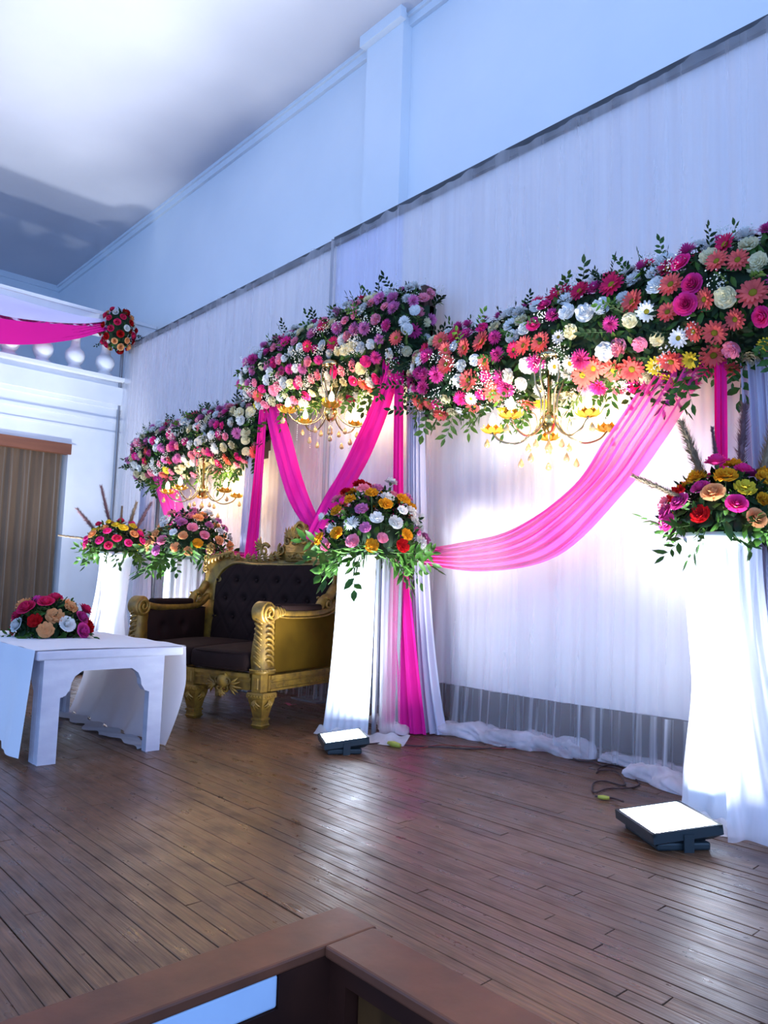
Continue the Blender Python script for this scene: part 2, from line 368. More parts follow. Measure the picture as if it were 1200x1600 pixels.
# floor slab, planks, edge boards, risers
b = MB(); b.box((-12.3, -6, -0.20), (-1.59, YW, -0.013)); b.box((-1.59, 1.33, -0.20), (4, YW, -0.013))
fl = struct(b.build('floor', 'subfloor', smooth=False))
rows = []; y = 3.945; PW = 0.0505
planks = []
while y > -2.0:
    y0 = y - PW; x_end = -1.645 if y0 < 1.33 else 1.2
    x = XL + 0.02 if y0 > 0 else -6.0
    x -= R_.random() * 0.6; first = True
    while x < x_end - 0.05:
        ln = R_.choice((0.75, 1.0, 1.25, 1.5, 1.9, 2.3))
        x1 = min(x + ln, x_end)
        if x_end - x1 < 0.25: x1 = x_end
        planks.append((max(x, XL + 0.01), x1, y0, y)); x = x1
    y -= PW
def plank_mb(x0, x1, y0, y1, mb):
    g = 0.0003 + 0.0016 * R_.random() ** 2; e = 0.0010; dz = R_.uniform(-0.0010, 0.0008); tl = R_.uniform(-0.0007, 0.0007)
    xa, xb, ya, yb = x0 + 0.0012, x1 - 0.0012, y0 + g, y1 - 0.0008
    vs = [(xa, ya, -0.013), (xb, ya, -0.013), (xb, yb, -0.013), (xa, yb, -0.013),
          (xa, ya, dz - e + tl), (xb, ya, dz - e + tl), (xb, yb, dz - e - tl), (xa, yb, dz - e - tl),
          (xa + e, ya + e, dz + tl), (xb - e, ya + e, dz + tl), (xb - e, yb - e, dz - tl), (xa + e, yb - e, dz - tl)]
    mb.add(vs, [(0, 1, 5, 4), (1, 2, 6, 5), (2, 3, 7, 6), (3, 0, 4, 7), (4, 5, 9, 8), (5, 6, 10, 9), (6, 7, 11, 10), (7, 4, 8, 11), (8, 9, 10, 11)])
CMi = CM.transposed()
def proj(p):
    q = CMi @ (Vector(p) - Vector((0, 0, 0.88)))
    if q.z > -0.2: return None
    return 600 + 1170 * q.x / -q.z, 800 - 1170 * q.y / -q.z, -q.z
def shown(pl):
    x0, x1, y0, y1 = pl; tot = 0
    for i in range(6):
        xa = x0 + (x1 - x0) * (i + 0.5) / 6; q = proj((xa, (y0 + y1) / 2, 0))
        if q and 0 < q[0] < 1200 and 0 < q[1] < 1600: tot += (x1 - x0) / 6 / (q[2] ** 3)
    return tot
planks.sort(key=shown, reverse=True)
far_mb = MB()
for i, pl in enumerate(planks):
    if i < 300 and shown(pl) > 0:
        mb = MB(); cx, cy = (pl[0] + pl[1]) / 2, (pl[2] + pl[3]) / 2
        plank_mb(pl[0] - cx, pl[1] - cx, pl[2] - cy, pl[3] - cy, mb)
        mb.build('plank', 'plank', fl, smooth=False, loc=(cx, cy, 0))
    else: plank_mb(*pl, far_mb)
fm = far_mb.build('narrow_floor_boards', 'plank', fl, smooth=False); fm['kind'] = 'stuff'
b = MB(); b.rbox((-1.653, -4, -0.022), (-1.497, 1.385, 0.006), 0.006, seg=2)
struct(b.build('trim_3', 'nosing', smooth=False), 'reddish brown edge board along the left side of the stage cut-out')
b = MB(); b.rbox((-1.497, 1.213, -0.022), (4, 1.372, 0.007), 0.006, seg=2)
struct(b.build('trim_4', 'nosing', smooth=False), 'reddish brown edge board along the rear side of the stage cut-out')
b = MB(); b.box((-1.60, -4, -0.75), (-1.53, 1.30, -0.035)); b.box((-1.53, 1.085, -0.75), (-1.500, 1.235, -0.022)); b.box((-1.53, -4, -0.75), (-1.500, 1.085, -0.098)); b.box((-1.60, -4, -0.036), (-1.53, 1.30, -0.0235))
rz = struct(b.build('wall_riser_side', 'darkwood', smooth=False))
b = MB(); b.rbox((-1.530, -3.9, -0.097), (-1.504, 1.083, -0.024), 0.006, seg=2); b.build('painted_panel', 'panelblue', rz, smooth=False)
b = MB(); b.box((-1.505, 1.30, -0.75), (4, 1.36, -0.035)); b.box((-1.505, 1.235, -0.075), (4, 1.30, -0.035)); b.box((-1.505, 1.235, -0.75), (-1.44, 1.30, -0.075))
rz2 = struct(b.build('wall_riser_back', 'darkwood', smooth=False))
for k in range(12):
    b = MB(); b.rbox((-1.435 + 0.2 * k, 1.27, -0.74), (-1.24 + 0.2 * k, 1.30, -0.08), 0.004, seg=1); b.build('riser_plank', 'brownwood', rz2, smooth=False)
b = MB(); b.box((-12.3, -6, -0.80), (4, YW, -0.75)); struct(b.build('floor_hall', 'hallfloor', smooth=False))

# ------------------------------------------------------------------ backdrop curtains
def panel(name, x0, x1, mat, label, seed, zb=0.27, group=None):
    root = thing(name, label, 'curtain', ((x0 + x1) / 2, YC, 0), 0, group)
    cx = (x0 + x1) / 2; n = int((x1 - x0) * 110)
    def lf(u, v):
        x = x0 + u * (x1 - x0); z = zb + v * (3.66 - zb)
        a = 0.004 + 0.005 * (1 - v)
        return Vector((x - cx, 0.03 + a * folds(x, seed) * 0.9, z + 0.004 * math.sin(x * 3)))
    b = MB(); b.grid(lf, n, 10); b.build('liner', mat, root)
    def sf(u, v):
        x = x0 + u * (x1 - x0); top = 3.655 + 0.045 * (vn(x * 11, seed + 5) ** 2) ; z = 0.015 + v * (top - 0.015)
        low = max(0.0, 1 - v * 3.2)
        if v < 0.15: z = 0.015 + 0.265 * v * 7
        else: z = 0.28 + (v - 1 / 7) * 7 / 6 * (top - 0.28)
        yy = -0.035 + (0.006 + 0.035 * low) * folds(x * (1 + 0.0 * v), seed + 3) - 0.03 * low
        return Vector((x - cx + 0.02 * low * math.sin(x * 17), yy, z))
    b = MB(); b.grid(sf, n, 14)
    b.m = [1 if (i // n) < 2 else 0 for i in range(len(b.m))]; b.build('sheer_layer', ['sheer', 'sheerlow'], root)
    return root
c1 = panel('white_backdrop_curtain', -8.64, -4.672, 'liner', 'long white backdrop curtain left of the grey pole, bluish in daylight', 1)
c2 = panel('lavender_backdrop_curtain', -4.672, -3.86, 'liner_lav', 'lavender tinted backdrop panel just right of the grey pole', 2)
c3 = panel('white_backdrop_curtain', -3.88, 1.0, 'liner', 'wide white backdrop curtain at right behind the large pink swag', 3)
# batten they hang on
b = MB(); b.box((-8.66, YC - 0.005, 3.645), (-4.68, YC + 0.02, 3.70)); b.box((-4.66, YC - 0.01, 3.645), (1.0, YC + 0.02, 3.715))
tag(b.build('curtain_batten', 'batten', smooth=False), 'long grey wooden batten carrying the backdrop along the wall', 'batten')
b = MB(); b.tube([(-4.675, YC - 0.012, 0), (-4.675, YC - 0.012, 3.70)], 0.012, 10); b.box((-4.83, YC - 0.13, 0), (-4.51, YC + 0.07, 0.012)); tag(b.build('curtain_pole', 'greymetal', smooth=False), 'thin grey upright pole sticking up over the curtain top', 'pole')
b = MB(); b.tube([(-8.69, YC - 0.05, 0), (-8.69, YC - 0.05, 3.66)], 0.018, 10); b.box((-8.71, YC - 0.14, 0), (-8.5, YC + 0.03, 0.012)); tag(b.build('curtain_pole', 'greymetal', smooth=False), 'thin grey pole at the left end of the backdrop', 'pole')

# heaped hem of the sheer along the floor
def heap(name, pts, rad, label, seed, mat='net'):
    P = smooth_path(pts, 22); n = 40; vs = []
    b = MB(); secs = []
    for i, p in enumerate(P):
        t = (P[min(i + 1, len(P) - 1)] - P[max(i - 1, 0)]).normalized(); sd = Vector((-t.y, t.x, 0))
        e = min(1, i / 9, (len(P) - 1 - i) / 9) ** 0.5 if 0 < i < len(P) - 1 else 0.15
        sec = []
        for j in range(n):
            a = 2 * PI * j / n
            r = rad * e * (0.62 + 0.60 * vn(i * 0.12 + 2.2 * math.sin(a), seed) + 0.20 * math.sin(2 * a + i * 0.16) + 0.16 * abs(math.sin(4 * a - i * 0.13 + 2 * vn(i * 0.1, seed + 2))) + 0.10 * abs(math.sin(9 * a + i * 0.2)))
            q = p + sd * (r * math.cos(a) * 1.35)
            q.z = max(0.004, 0.45 * rad * e + r * 0.75 * math.sin(a)); sec.append(q)
        secs.append(sec)
    b.loft(secs)
    return tag(b.build(name, mat), label, 'cloth')
G = lambda px, py, z=0.0: tuple(at(px, py, 2, z))
heap('heaped_curtain_hem', [(-3.26, 3.46, 0), (-3.08, 3.50, 0), (-2.88, 3.52, 0), (-2.72, 3.50, 0), (-2.58, 3.58, 0), (-2.40, 3.60, 0), (-2.24, 3.60, 0)], 0.065, 'heaped white net hem lying on the floor below the pink swag', 3)
heap('heaped_curtain_hem', [(-2.22, 3.66, 0), (-2.08, 3.62, 0), (-1.92, 3.64, 0), (-1.76, 3.60, 0), (-1.6, 3.58, 0)], 0.045, 'flat heap of white net near the right pedestal foot', 5)
heap('heaped_curtain_hem', [(-1.97, 3.48, 0), (-1.84, 3.44, 0), (-1.73, 3.42, 0), (-1.58, 3.30, 0)], 0.05, 'white net bundle touching the foot of the right pedestal', 8)
heap('heaped_curtain_hem', [(-3.75, 3.35, 0), (-3.58, 3.34, 0), (-3.40, 3.24, 0), (-3.27, 3.20, 0)], 0.05, 'white net pooled on the floor beside the square pedestal', 11)
heap('heaped_curtain_hem', [(-6.6, 3.40, 0), (-6.2, 3.44, 0), (-5.8, 3.38, 0), (-5.5, 3.42, 0)], 0.06, 'white net pooled on the floor far behind the sofa', 13)

# ------------------------------------------------------------------ frames (posts with foot plates, cross bars)
POSTS = (-7.30, -5.40, -3.45, -1.28)
YF = 3.48
for x, lab in zip(POSTS, ('farthest left upright of the flower frame inside a white drape', 'upright between left and middle bays inside a drape', 'upright between middle and right bays with a flat grey foot plate', 'rightmost upright of the flower frame inside a white drape')):
    t = thing('frame_upright', lab, 'stand', (x, YF, 0), 0, 'uprights of the flower frame')
    b = MB(); b.tube([(0, 0, 0.02), (0, 0, 2.6 if x in (-5.40, -3.45) else 2.2)], 0.02, 8); b.build('pipe', 'greymetal', t)
    b = MB(); b.rbox((-0.14, -0.13, 0), (0.17, 0.16, 0.022), 0.006, seg=1); b.build('foot_plate', 'greymetal', t, smooth=False)

def drape(name, x, y, z0, z1, wid, mat, label, seed, nf=7, amp=0.022, shift=None, group=None, cat='drape'):
    """gathered hanging cloth; wid(v) = width, shift(v) = sideways offset, v = 0 bottom .. 1 top"""
    b = MB()
    def fn(u, v):
        s = u - 0.5; W = wid(v); X = s * W + (shift(v) if shift else 0)
        Y = amp * math.sin(u * nf * 2 * PI + seed) + 0.6 * amp * math.sin(u * nf * 4.4 * PI + seed * 2 + v * 0.8) - 0.05 * (1 - (2 * s) ** 2)
        return Vector((X, Y * (0.7 + 0.6 * (1 - v)), z0 + v * (z1 - z0)))
    b.grid(fn, nf * 12, 20)
    o = b.build(name, mat, loc=(x, y, 0)); return tag(o, label, cat, group)
flare = lambda a, bb, k=4: (lambda v: a + (bb - a) * max(0.0, 1 - v) ** k)
drape('white_post_drape', -3.46, 3.42, 0.01, 2.25, flare(0.14, 0.32, 5), 'drapewhite', 'gathered lavender white drape on the post right of the square pedestal', 1, shift=lambda v: 0.17 * (1 - v) ** 1.5)
drape('white_post_drape', -5.40, 3.42, 0.01, 2.35, flare(0.20, 0.34, 5), 'drapewhite', 'gathered lavender white drape on the post between left and middle bays', 2)
drape('white_post_drape', -1.20, 3.40, 0.01, 2.1, flare(0.34, 0.75, 4), 'drapewhite', 'broad gathered white drape behind the right vase pedestal', 3, nf=9, amp=0.03, shift=lambda v: 0.10 * (1 - v))
drape('white_post_drape', -7.36, 3.40, 0.01, 2.1, flare(0.26, 0.5, 4), 'drapewhite', 'gathered white drape on the leftmost post behind the far pedestals', 4, nf=8)
drape('pink_post_drape', -3.50, 3.31, 0.01, 2.3, lambda v: 0.07 + 0.60 * max(0, 0.55 - v) ** 1.0, 'pink', 'pink drape falling to the floor between square pedestal and white drape', 5, nf=5, amp=0.014, shift=lambda v: 0.13 * (1 - v) ** 1.5)
drape('pink_post_drape', -5.15, 3.34, 0.5, 2.5, lambda v: 0.08 + 0.14 * (1 - v) ** 2, 'pink', 'pink drape hanging at the left edge of the middle bay', 6, nf=4, amp=0.014, shift=lambda v: -0.14 * (1 - v) ** 2)
drape('pink_post_drape', -1.425, 3.34, 0.9, 2.1, lambda v: 0.035 + 0.015 * v, 'pink', 'narrow pink drape hanging behind the right pedestal flowers', 7, nf=3, amp=0.012)

def swag(name, up, lo, mat, label, nf=5, amp=0.022, nu=60, sag=0.0, y_off=0.0):
    U = smooth_path(up, 12); W = smooth_path(lo, 12); k = min(len(U), len(W)); b = MB(); nu = nf * 9
    def samp(P, t):
        f = t * (len(P) - 1); i = min(int(f), len(P) - 2); return P[i].lerp(P[i + 1], f - i)
    def fn(s, t):
        a = samp(U, t); c = samp(W, t); p = a.lerp(c, s)
        ed = math.sin(PI * s) ** 0.5
        p.y += -0.05 * ed + amp * math.sin(s * nf * 2 * PI + 0.8 * math.sin(t * 5)) + amp * 0.5 * math.sin(s * nf * 5.2 * PI + t * 3)
        return p
    b.grid(fn, nu, 60)
    return tag(b.build(name, mat), label, 'drape')
YS = 3.36
u3 = [at(x, y, 1, YS) for x, y in ((1030, 535), (1020, 575), (985, 632), (945, 690), (895, 762), (800, 827), (720, 848), (660, 858))]
l3 = [at(x, y, 1, YS) for x, y in ((1112, 535), (1100, 575), (1075, 628), (1035, 692), (980, 765), (875, 868), (760, 893), (660, 882))]
swag('pink_swag', u3, l3, 'pinksheer', 'large sheer pink swag sweeping across the right bay', nf=6, amp=0.02)
mir = lambda P: [Vector((-8.62 - p.x, p.y, p.z)) for p in P]
swag('pink_swag', mir(u3), mir(l3), 'pinksheer', 'pink swag of the left bay mostly behind flowers and sofa', nf=6, amp=0.02)
ul = [at(x, y, 1, YS) for x, y in ((408, 600), (416, 635), (430, 700), (452, 780), (472, 815), (490, 850))]
ll = [at(x, y, 1, YS) for x, y in ((438, 600), (442, 640), (454, 682), (473, 750), (496, 806), (520, 845))]
swag('pink_swag', ul, ll, 'pink', 'left strand of the pink V in the middle bay', nf=3, amp=0.012)
ur = [at(x, y, 1, YS - 0.05) for x, y in ((604, 560), (600, 590), (584, 636), (542, 722), (512, 772), (478, 838))]
lr = [at(x, y, 1, YS - 0.05) for x, y in ((626, 560), (621, 590), (608, 636), (578, 712), (550, 766), (508, 852))]
swag('pink_swag', ur, lr, 'pink', 'right strand of the pink V in the middle bay', nf=3, amp=0.012)

# ------------------------------------------------------------------ flowers
def gerbera(col, rows=2, n=15, R=1.0, cen='center'):
    b = MB()
    for k in range(rows):
        rr = R * (1 - 0.25 * k); z0 = 0.10 * k
        for i in range(n):
            a = 2 * PI * (i + 0.5 * k) / n + 0.1 * hashn(i, k); ca, sa = math.cos(a), math.sin(a)
            w_ = 0.155 * rr; lift = 0.10 + 0.14 * hashn(i, k + 3) + 0.18 * k; ln = rr * (0.9 + 0.12 * hashn(i, 7))
            def P(r, t, z): return (r * ca - t * sa, r * sa + t * ca, z)
            b.add([P(0.15, -0.3 * w_, z0), P(0.15, 0.3 * w_, z0), P(ln * 0.62, w_, z0 + lift * 0.8), P(ln * 0.62, -w_, z0 + lift * 0.8), P(ln * 0.97, 0.45 * w_, z0 + lift), P(ln * 0.97, -0.45 * w_, z0 + lift)],
                  [(0, 1, 2, 3), (3, 2, 4, 5)], 0)
    b.lathe([(0.24, 0.02), (0.27, 0.16), (0.16, 0.24), (0.02, 0.22)], n=10, mi=1)
    b.lathe([(0.08, -0.35), (0.20, -0.05), (0.22, 0.03)], n=6, mi=2)
    return b.mesh('gerbera', ['p_' + col, 'p_' + cen, 'stem'])
def mum(col, R=1.0):
    b = MB()
    for k, (rr, lift, n) in enumerate(((1.0, 0.10, 20), (0.9, 0.32, 18), (0.72, 0.52, 15), (0.5, 0.66, 11), (0.28, 0.72, 7))):
        for i in range(n):
            a = 2 * PI * (i + 0.5 * (k % 2)) / n + 0.25 * hashn(i, k); ca, sa = math.cos(a), math.sin(a)
            ln = rr * (0.88 + 0.16 * hashn(i, k + 9)); w_ = 0.085; zz = lift * (0.9 + 0.3 * hashn(i, 2))
            def P(r, t, z): return (r * ca - t * sa, r * sa + t * ca, z)
            b.add([P(0.05, -0.03, 0.0), P(0.05, 0.03, 0.0), P(ln * 0.7, w_, zz * 0.8), P(ln * 0.7, -w_, zz * 0.8), P(ln, 0, zz)], [(0, 1, 2, 3), (3, 2, 4)], 0)
    b.lathe([(0.08, -0.35), (0.25, -0.08), (0.3, 0.05)], n=6, mi=1)
    return b.mesh('chrysanthemum', ['p_' + col, 'stem'])
def carnation(col):
    b = MB(); n = 26; rnd = random.Random(3)
    for lay, (R, z0, cup) in enumerate(((1.0, 0.05, 0.15), (0.92, 0.22, 0.30), (0.78, 0.38, 0.36), (0.60, 0.50, 0.36), (0.40, 0.60, 0.34), (0.2, 0.66, 0.3))):
        vs = []
        for k, rf in enumerate((0.08, 0.55, 0.86, 1.0)):
            for j in range(n):
                a = 2 * PI * j / n + lay
                ruf = (rnd.random() - 0.5) * (0.0, 0.10, 0.26, 0.46)[k]
                r = R * rf * (1 + 0.4 * ruf)
                vs.append((r * math.cos(a), r * math.sin(a), z0 - (1 - rf) * cup + ruf))
        b.add(vs, [(k * n + j, k * n + (j + 1) % n, (k + 1) * n + (j + 1) % n, (k + 1) * n + j) for k in range(3) for j in range(n)], 0)
    b.lathe([(0.10, -0.5), (0.24, -0.3), (0.28, 0.0)], n=6, mi=1)
    return b.mesh('carnation', ['p_' + col, 'stem'])
def rose(col):
    b = MB()
    for lay, (n, r0, h, op) in enumerate(((6, 0.74, 0.40, 0.26), (6, 0.68, 0.58, 0.12), (5, 0.56, 0.72, 0.04), (5, 0.42, 0.82, -0.02), (4, 0.26, 0.88, -0.03), (3, 0.12, 0.90, -0.02))):
        for i in range(n):
            a0 = 2 * PI * i / n + lay * 0.7; span = 2 * PI / n * 0.66
            vs = []
            for v in range(4):
                t = v / 3; rad = r0 * (0.35 + 0.65 * math.sin(t * PI / 2)) + op * t ** 2.4; z = h * (t ** 0.8) - 0.12 * (t > 0.9) * op * 2
                for u in range(4):
                    s = u / 3 * 2 - 1; a = a0 + s * span * (0.55 + 0.45 * math.sin(t * PI * 0.85 + 0.3))
                    zz = z - 0.07 * s * s * t
                    vs.append((rad * math.cos(a), rad * math.sin(a), zz))
            b.add(vs, [(v * 4 + u, v * 4 + u + 1, (v + 1) * 4 + u + 1, (v + 1) * 4 + u) for v in range(3) for u in range(3)], 0)
    b.lathe([(0.10, -0.4), (0.2, -0.1), (0.16, 0.1)], n=6, mi=1)
    return b.mesh('rose', ['p_' + col, 'stem'])
def leaf_geo(b, base, d, up, ln, wd, mi=0, curl=0.15):
    d = d.normalized(); s = d.cross(up)
    s = s.normalized() if s.length > 1e-4 else d.orthogonal().normalized()
    u = s.cross(d)
    p = [base, base + d * ln * 0.3 + s * wd * 0.42 - u * wd * 0.1, base + d * ln * 0.3 - s * wd * 0.42 - u * wd * 0.1, base + d * ln * 0.62 + s * wd * 0.40 - u * (curl * ln * 0.35 + wd * 0.1),
         base + d * ln * 0.62 - s * wd * 0.40 - u * (curl * ln * 0.35 + wd * 0.1), base + d * ln - u * curl * ln, base + d * ln * 0.32 + u * wd * 0.06, base + d * ln * 0.64 - u * (curl * ln * 0.35 - wd * 0.05)]
    b.add(p, [(0, 6, 1), (0, 2, 6), (6, 7, 3, 1), (2, 4, 7, 6), (7, 5, 3), (4, 5, 7)], mi)
def sprig(n=9, seed=0, droop=0.5, mats=('leaf', 'stem'), broad=0.42):
    """leafy twig growing along +z, length 1"""
    r = random.Random(seed); b = MB(); pts = []
    for i in range(6):
        t = i / 5; pts.append(Vector((0.10 * math.sin(seed + t * 2), droop * t * t * 0.5, t * (1 - 0.12 * droop * t))))
    b.tube(pts, [0.012, 0.011, 0.009, 0.008, 0.006, 0.003], 4, 1)
    for i in range(n):
        t = 0.15 + 0.85 * i / (n - 1); f = t * 5; k = min(int(f), 4); p = pts[k].lerp(pts[k + 1], f - k); tan = (pts[k + 1] - pts[k]).normalized()
        side = 1 if i % 2 else -1
        if i == n - 1: d = tan
        else: d = (tan * 0.75 + Vector((side * 0.9, r.uniform(-0.35, 0.35), 0))).normalized()
        ln = r.uniform(0.24, 0.36); leaf_geo(b, p, d, Vector((0.1 * side, 1, r.uniform(-0.3, 0.3))), ln, ln * broad, 0, r.uniform(0.05, 0.35))
    return b.mesh('leaf_sprig', list(mats))
SPR = [sprig(9, s, 0.4) for s in range(4)] + [sprig(11, s + 10, 0.9) for s in range(3)]
SPRB = [sprig(8, s + 20, 0.5, ('leaf', 'stem'), 0.62) for s in range(3)]
SPRD = [sprig(9, s + 30, 0.4, ('leafdark', 'stem'), 0.5) for s in range(3)]
FM = {}
def flower(kind, col):
    key = (kind, col)
    if key not in FM:
        FM[key] = {'gerbera': lambda: gerbera(col, cen='center' if col != 'cream' else 'yellow'), 'daisy': lambda: gerbera(col, 2, 14, cen='center'),
                   'chrysanthemum': lambda: mum(col), 'carnation': lambda: carnation(col), 'rose': lambda: rose(col)}[kind]()
        FM[key].name = kind
    return FM[key]
KSIZE = {'gerbera': 0.053, 'daisy': 0.040, 'chrysanthemum': 0.047, 'carnation': 0.036, 'rose': 0.040}
def put_flower(root, p, nrm, kind, col, s=1.0, rnd=R_):
    inst(kind, flower(kind, col), root, frame(p, nrm, rnd.random() * 6.28, KSIZE[kind] * s), col + ' ' + kind)
def pick(rnd, table):
    t = rnd.random() * sum(x[2] for x in table)
    for k, c, wt in table:
        t -= wt
        if t <= 0: return k, c
    return table[-1][:2]
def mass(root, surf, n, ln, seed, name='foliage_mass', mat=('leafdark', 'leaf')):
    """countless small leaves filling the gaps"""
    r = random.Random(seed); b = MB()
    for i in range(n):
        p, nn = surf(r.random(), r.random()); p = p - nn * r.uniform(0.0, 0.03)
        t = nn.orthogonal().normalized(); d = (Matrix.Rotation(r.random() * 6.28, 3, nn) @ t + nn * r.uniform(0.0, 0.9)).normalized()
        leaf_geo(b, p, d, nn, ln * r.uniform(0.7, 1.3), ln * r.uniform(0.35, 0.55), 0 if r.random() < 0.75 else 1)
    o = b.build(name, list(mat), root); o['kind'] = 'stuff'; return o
def breath(root, surf, n, seed, out=0.06, clusters=40, size=0.0042):
    """baby's breath: clouds of tiny buds"""
    r = random.Random(seed); b = MB()
    for c in range(clusters):
        p, nn = surf(r.random(), r.random())
        for i in range(n // clusters):
            q = p + nn * r.uniform(0.0, out) + Vector([r.gauss(0, 0.022) for _ in range(3)]); s = size * r.uniform(0.7, 1.3)
            b.add([q + Vector((s, 0, 0)), q + Vector((0, s, 0)), q + Vector((-s, 0, 0)), q + Vector((0, -s, 0)), q + Vector((0, 0, s)), q - Vector((0, 0, s))],
                  [(0, 1, 4), (1, 2, 4), (2, 3, 4), (3, 0, 4), (1, 0, 5), (2, 1, 5), (3, 2, 5), (0, 3, 5)])
    o = b.build('tiny_white_buds', 'breath', root); o['kind'] = 'stuff'; return o

def pelmet(label, x0, x1, zc, rz, ry, seed, table_fn, nx, nt, fs, ends=True, breath_x=None, rzf=None):
    cx = (x0 + x1) / 2; H = (x1 - x0) / 2; rnd = random.Random(seed)
    root = thing('flower_garland', label, 'flower arrangement', (cx, 3.44, zc), 0, 'flower garlands over the three bays')
    T0, T1 = math.radians(-82), math.radians(112)
    def surf(u, v, extra=0.0):
        x = -H + 2 * H * u; e = 1 - abs(2 * u - 1) ** 9 * 0.45
        g = rzf(u) if rzf else 1.0
        th = T0 + (T1 - T0) * v; A = (rz * e * g + extra); B = (ry * e + extra)
        wob = 1 + 0.07 * math.sin(u * 17 + seed) * math.sin(v * 5 + seed)
        p = Vector((x, -B * math.cos(th) * wob, A * math.sin(th) * wob))
        nn = Vector((0, -math.cos(th) / max(B, .01), math.sin(th) / max(A, .01))).normalized()
        if u < 0.06: nn = (nn + Vector((-0.9, 0, 0))).normalized()
        if u > 0.94: nn = (nn + Vector((0.9, 0, 0))).normalized()
        return p, nn
    # inner core
    b = MB(); secs = []
    for i in range(13):
        u = i / 12; sec = [surf(u, j / 11, -0.035)[0] for j in range(12)]; secs.append(sec)
    b.loft(secs); b.build('floral_foam', 'foam', root)
    b = MB(); b.box((-H, -0.02, -rz * 0.8), (H, 0.02, rz * 0.7)); b.box((H - 0.06, -0.06, -rz * 0.55), (H - 0.01, 0.045, rz * 0.98)); b.build('support_board', 'board', root, smooth=False)
    mass(root, surf, int(nx * nt * 9), 0.065, seed)
    breath(root, surf, 2600, seed + 1, clusters=60)
    for i in range(nx):
        for j in range(nt):
            u = (i + 0.5 * (j % 2) + 0.25 + rnd.uniform(-0.22, 0.22)) / nx; v = (j + 0.5 + rnd.uniform(-0.28, 0.28)) / nt
            if u > 1 or rnd.random() < 0.03: continue
            p, nn = surf(u, v); k, c = pick(rnd, table_fn(u, v))
            nn = (nn + Vector((rnd.uniform(-.4, .4), rnd.uniform(-.35, .1), rnd.uniform(-.35, .35)))).normalized()
            put_flower(root, p + nn * rnd.uniform(0.0, 0.028), nn, k, c, fs * rnd.uniform(0.82, 1.18), rnd)
    for j in range(4):      # end caps
        for k2 in range(3):
            for e in (0, 1):
                th = T0 + (T1 - T0) * (j + 0.5) / 4; sc = 0.25 + 0.28 * k2
                p = Vector(((H - 0.01) * (1 if e else -1), -ry * sc * math.cos(th), rz * sc * math.sin(th)))
                nn = Vector((1 if e else -1, rnd.uniform(-.6, .1), rnd.uniform(-.4, .4)))
                if rnd.random() < 0.55:
                    k, c = pick(rnd, table_fn(0.5, 0.5)); put_flower(root, p, nn, k, c, fs, rnd)
                else: inst('leaf_sprig', rnd.choice(SPRD), root, frame(p, nn, rnd.random() * 6, 0.16))
    nh = int(nx * 1.5)
    for i in range(nh):     # hanging sprigs below
        u = (i + rnd.random()) / nh; p, nn = surf(u, rnd.uniform(0.0, 0.10)); d = Vector((rnd.uniform(-.45, .45), rnd.uniform(-.55, .1), -1))
        inst('leaf_sprig', rnd.choice(SPR + SPRB), root, frame(p + Vector((0, 0, 0.03)), d, rnd.random() * 6.28, rnd.uniform(0.13, 0.23)))
    for i in range(int(nh * 0.45)):     # sprigs reaching up
        u = (i + rnd.random()) / (nh * 0.45); p, nn = surf(min(u, 0.99), rnd.uniform(0.72, 0.95)); d = nn + Vector((rnd.uniform(-.5, .5), rnd.uniform(-.3, .2), 0.4))
        inst('leaf_sprig', rnd.choice(SPRB + SPRD), root, frame(p, d, rnd.random() * 6.28, rnd.uniform(0.07, 0.15)))
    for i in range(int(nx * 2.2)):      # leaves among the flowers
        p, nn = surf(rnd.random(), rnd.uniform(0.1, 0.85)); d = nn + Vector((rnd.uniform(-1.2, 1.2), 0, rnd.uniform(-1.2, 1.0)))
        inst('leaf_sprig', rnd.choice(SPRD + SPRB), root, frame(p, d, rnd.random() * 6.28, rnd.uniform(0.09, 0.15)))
    return root
def tabR(u, v):
    if v < 0.18: return [('gerbera', 'coral', 5), ('daisy', 'yellow', 2), ('carnation', 'cream', 3), ('daisy', 'white', 2), ('chrysanthemum', 'hot pink', 2), ('carnation', 'light pink', 2)]
    if u < 0.40: return [('gerbera', 'crimson pink', 3), ('carnation', 'white', 5), ('chrysanthemum', 'magenta', 4), ('carnation', 'hot pink', 1.4), ('gerbera', 'coral', 1.6), ('carnation', 'cream', 2), ('daisy', 'white', 1.2), ('daisy', 'yellow', 0.5)]
    if v > 0.6: return [('gerbera', 'crimson pink', 3.4), ('carnation', 'white', 6), ('chrysanthemum', 'magenta', 2.5), ('daisy', 'white', 1.8), ('chrysanthemum', 'white', 0.8)]
    return [('gerbera', 'coral', 4.5), ('carnation', 'white', 4), ('chrysanthemum', 'magenta', 2.5), ('rose', 'hot pink', 1.6), ('daisy', 'white', 2), ('carnation', 'cream', 1.6), ('carnation', 'light pink', 1), ('carnation', 'yellow', 0.5)]
def tabL(u, v):
    if v < 0.25: return [('gerbera', 'coral', 1.8), ('carnation', 'cream', 4), ('daisy', 'yellow', 1.2), ('carnation', 'light pink', 5), ('rose', 'hot pink', 1.5), ('carnation', 'white', 2.5)]
    if v > 0.75: return [('chrysanthemum', 'lilac', 4), ('carnation', 'white', 6), ('gerbera', 'crimson pink', 1.0), ('chrysanthemum', 'white', 2)]
    return [('chrysanthemum', 'magenta', 1.8), ('carnation', 'white', 5), ('chrysanthemum', 'lilac', 4), ('carnation', 'hot pink', 1.8), ('carnation', 'light pink', 3.0), ('carnation', 'cream', 3), ('gerbera', 'crimson pink', 0.8), ('chrysanthemum', 'white', 1.8), ('gerbera', 'coral', .4)]
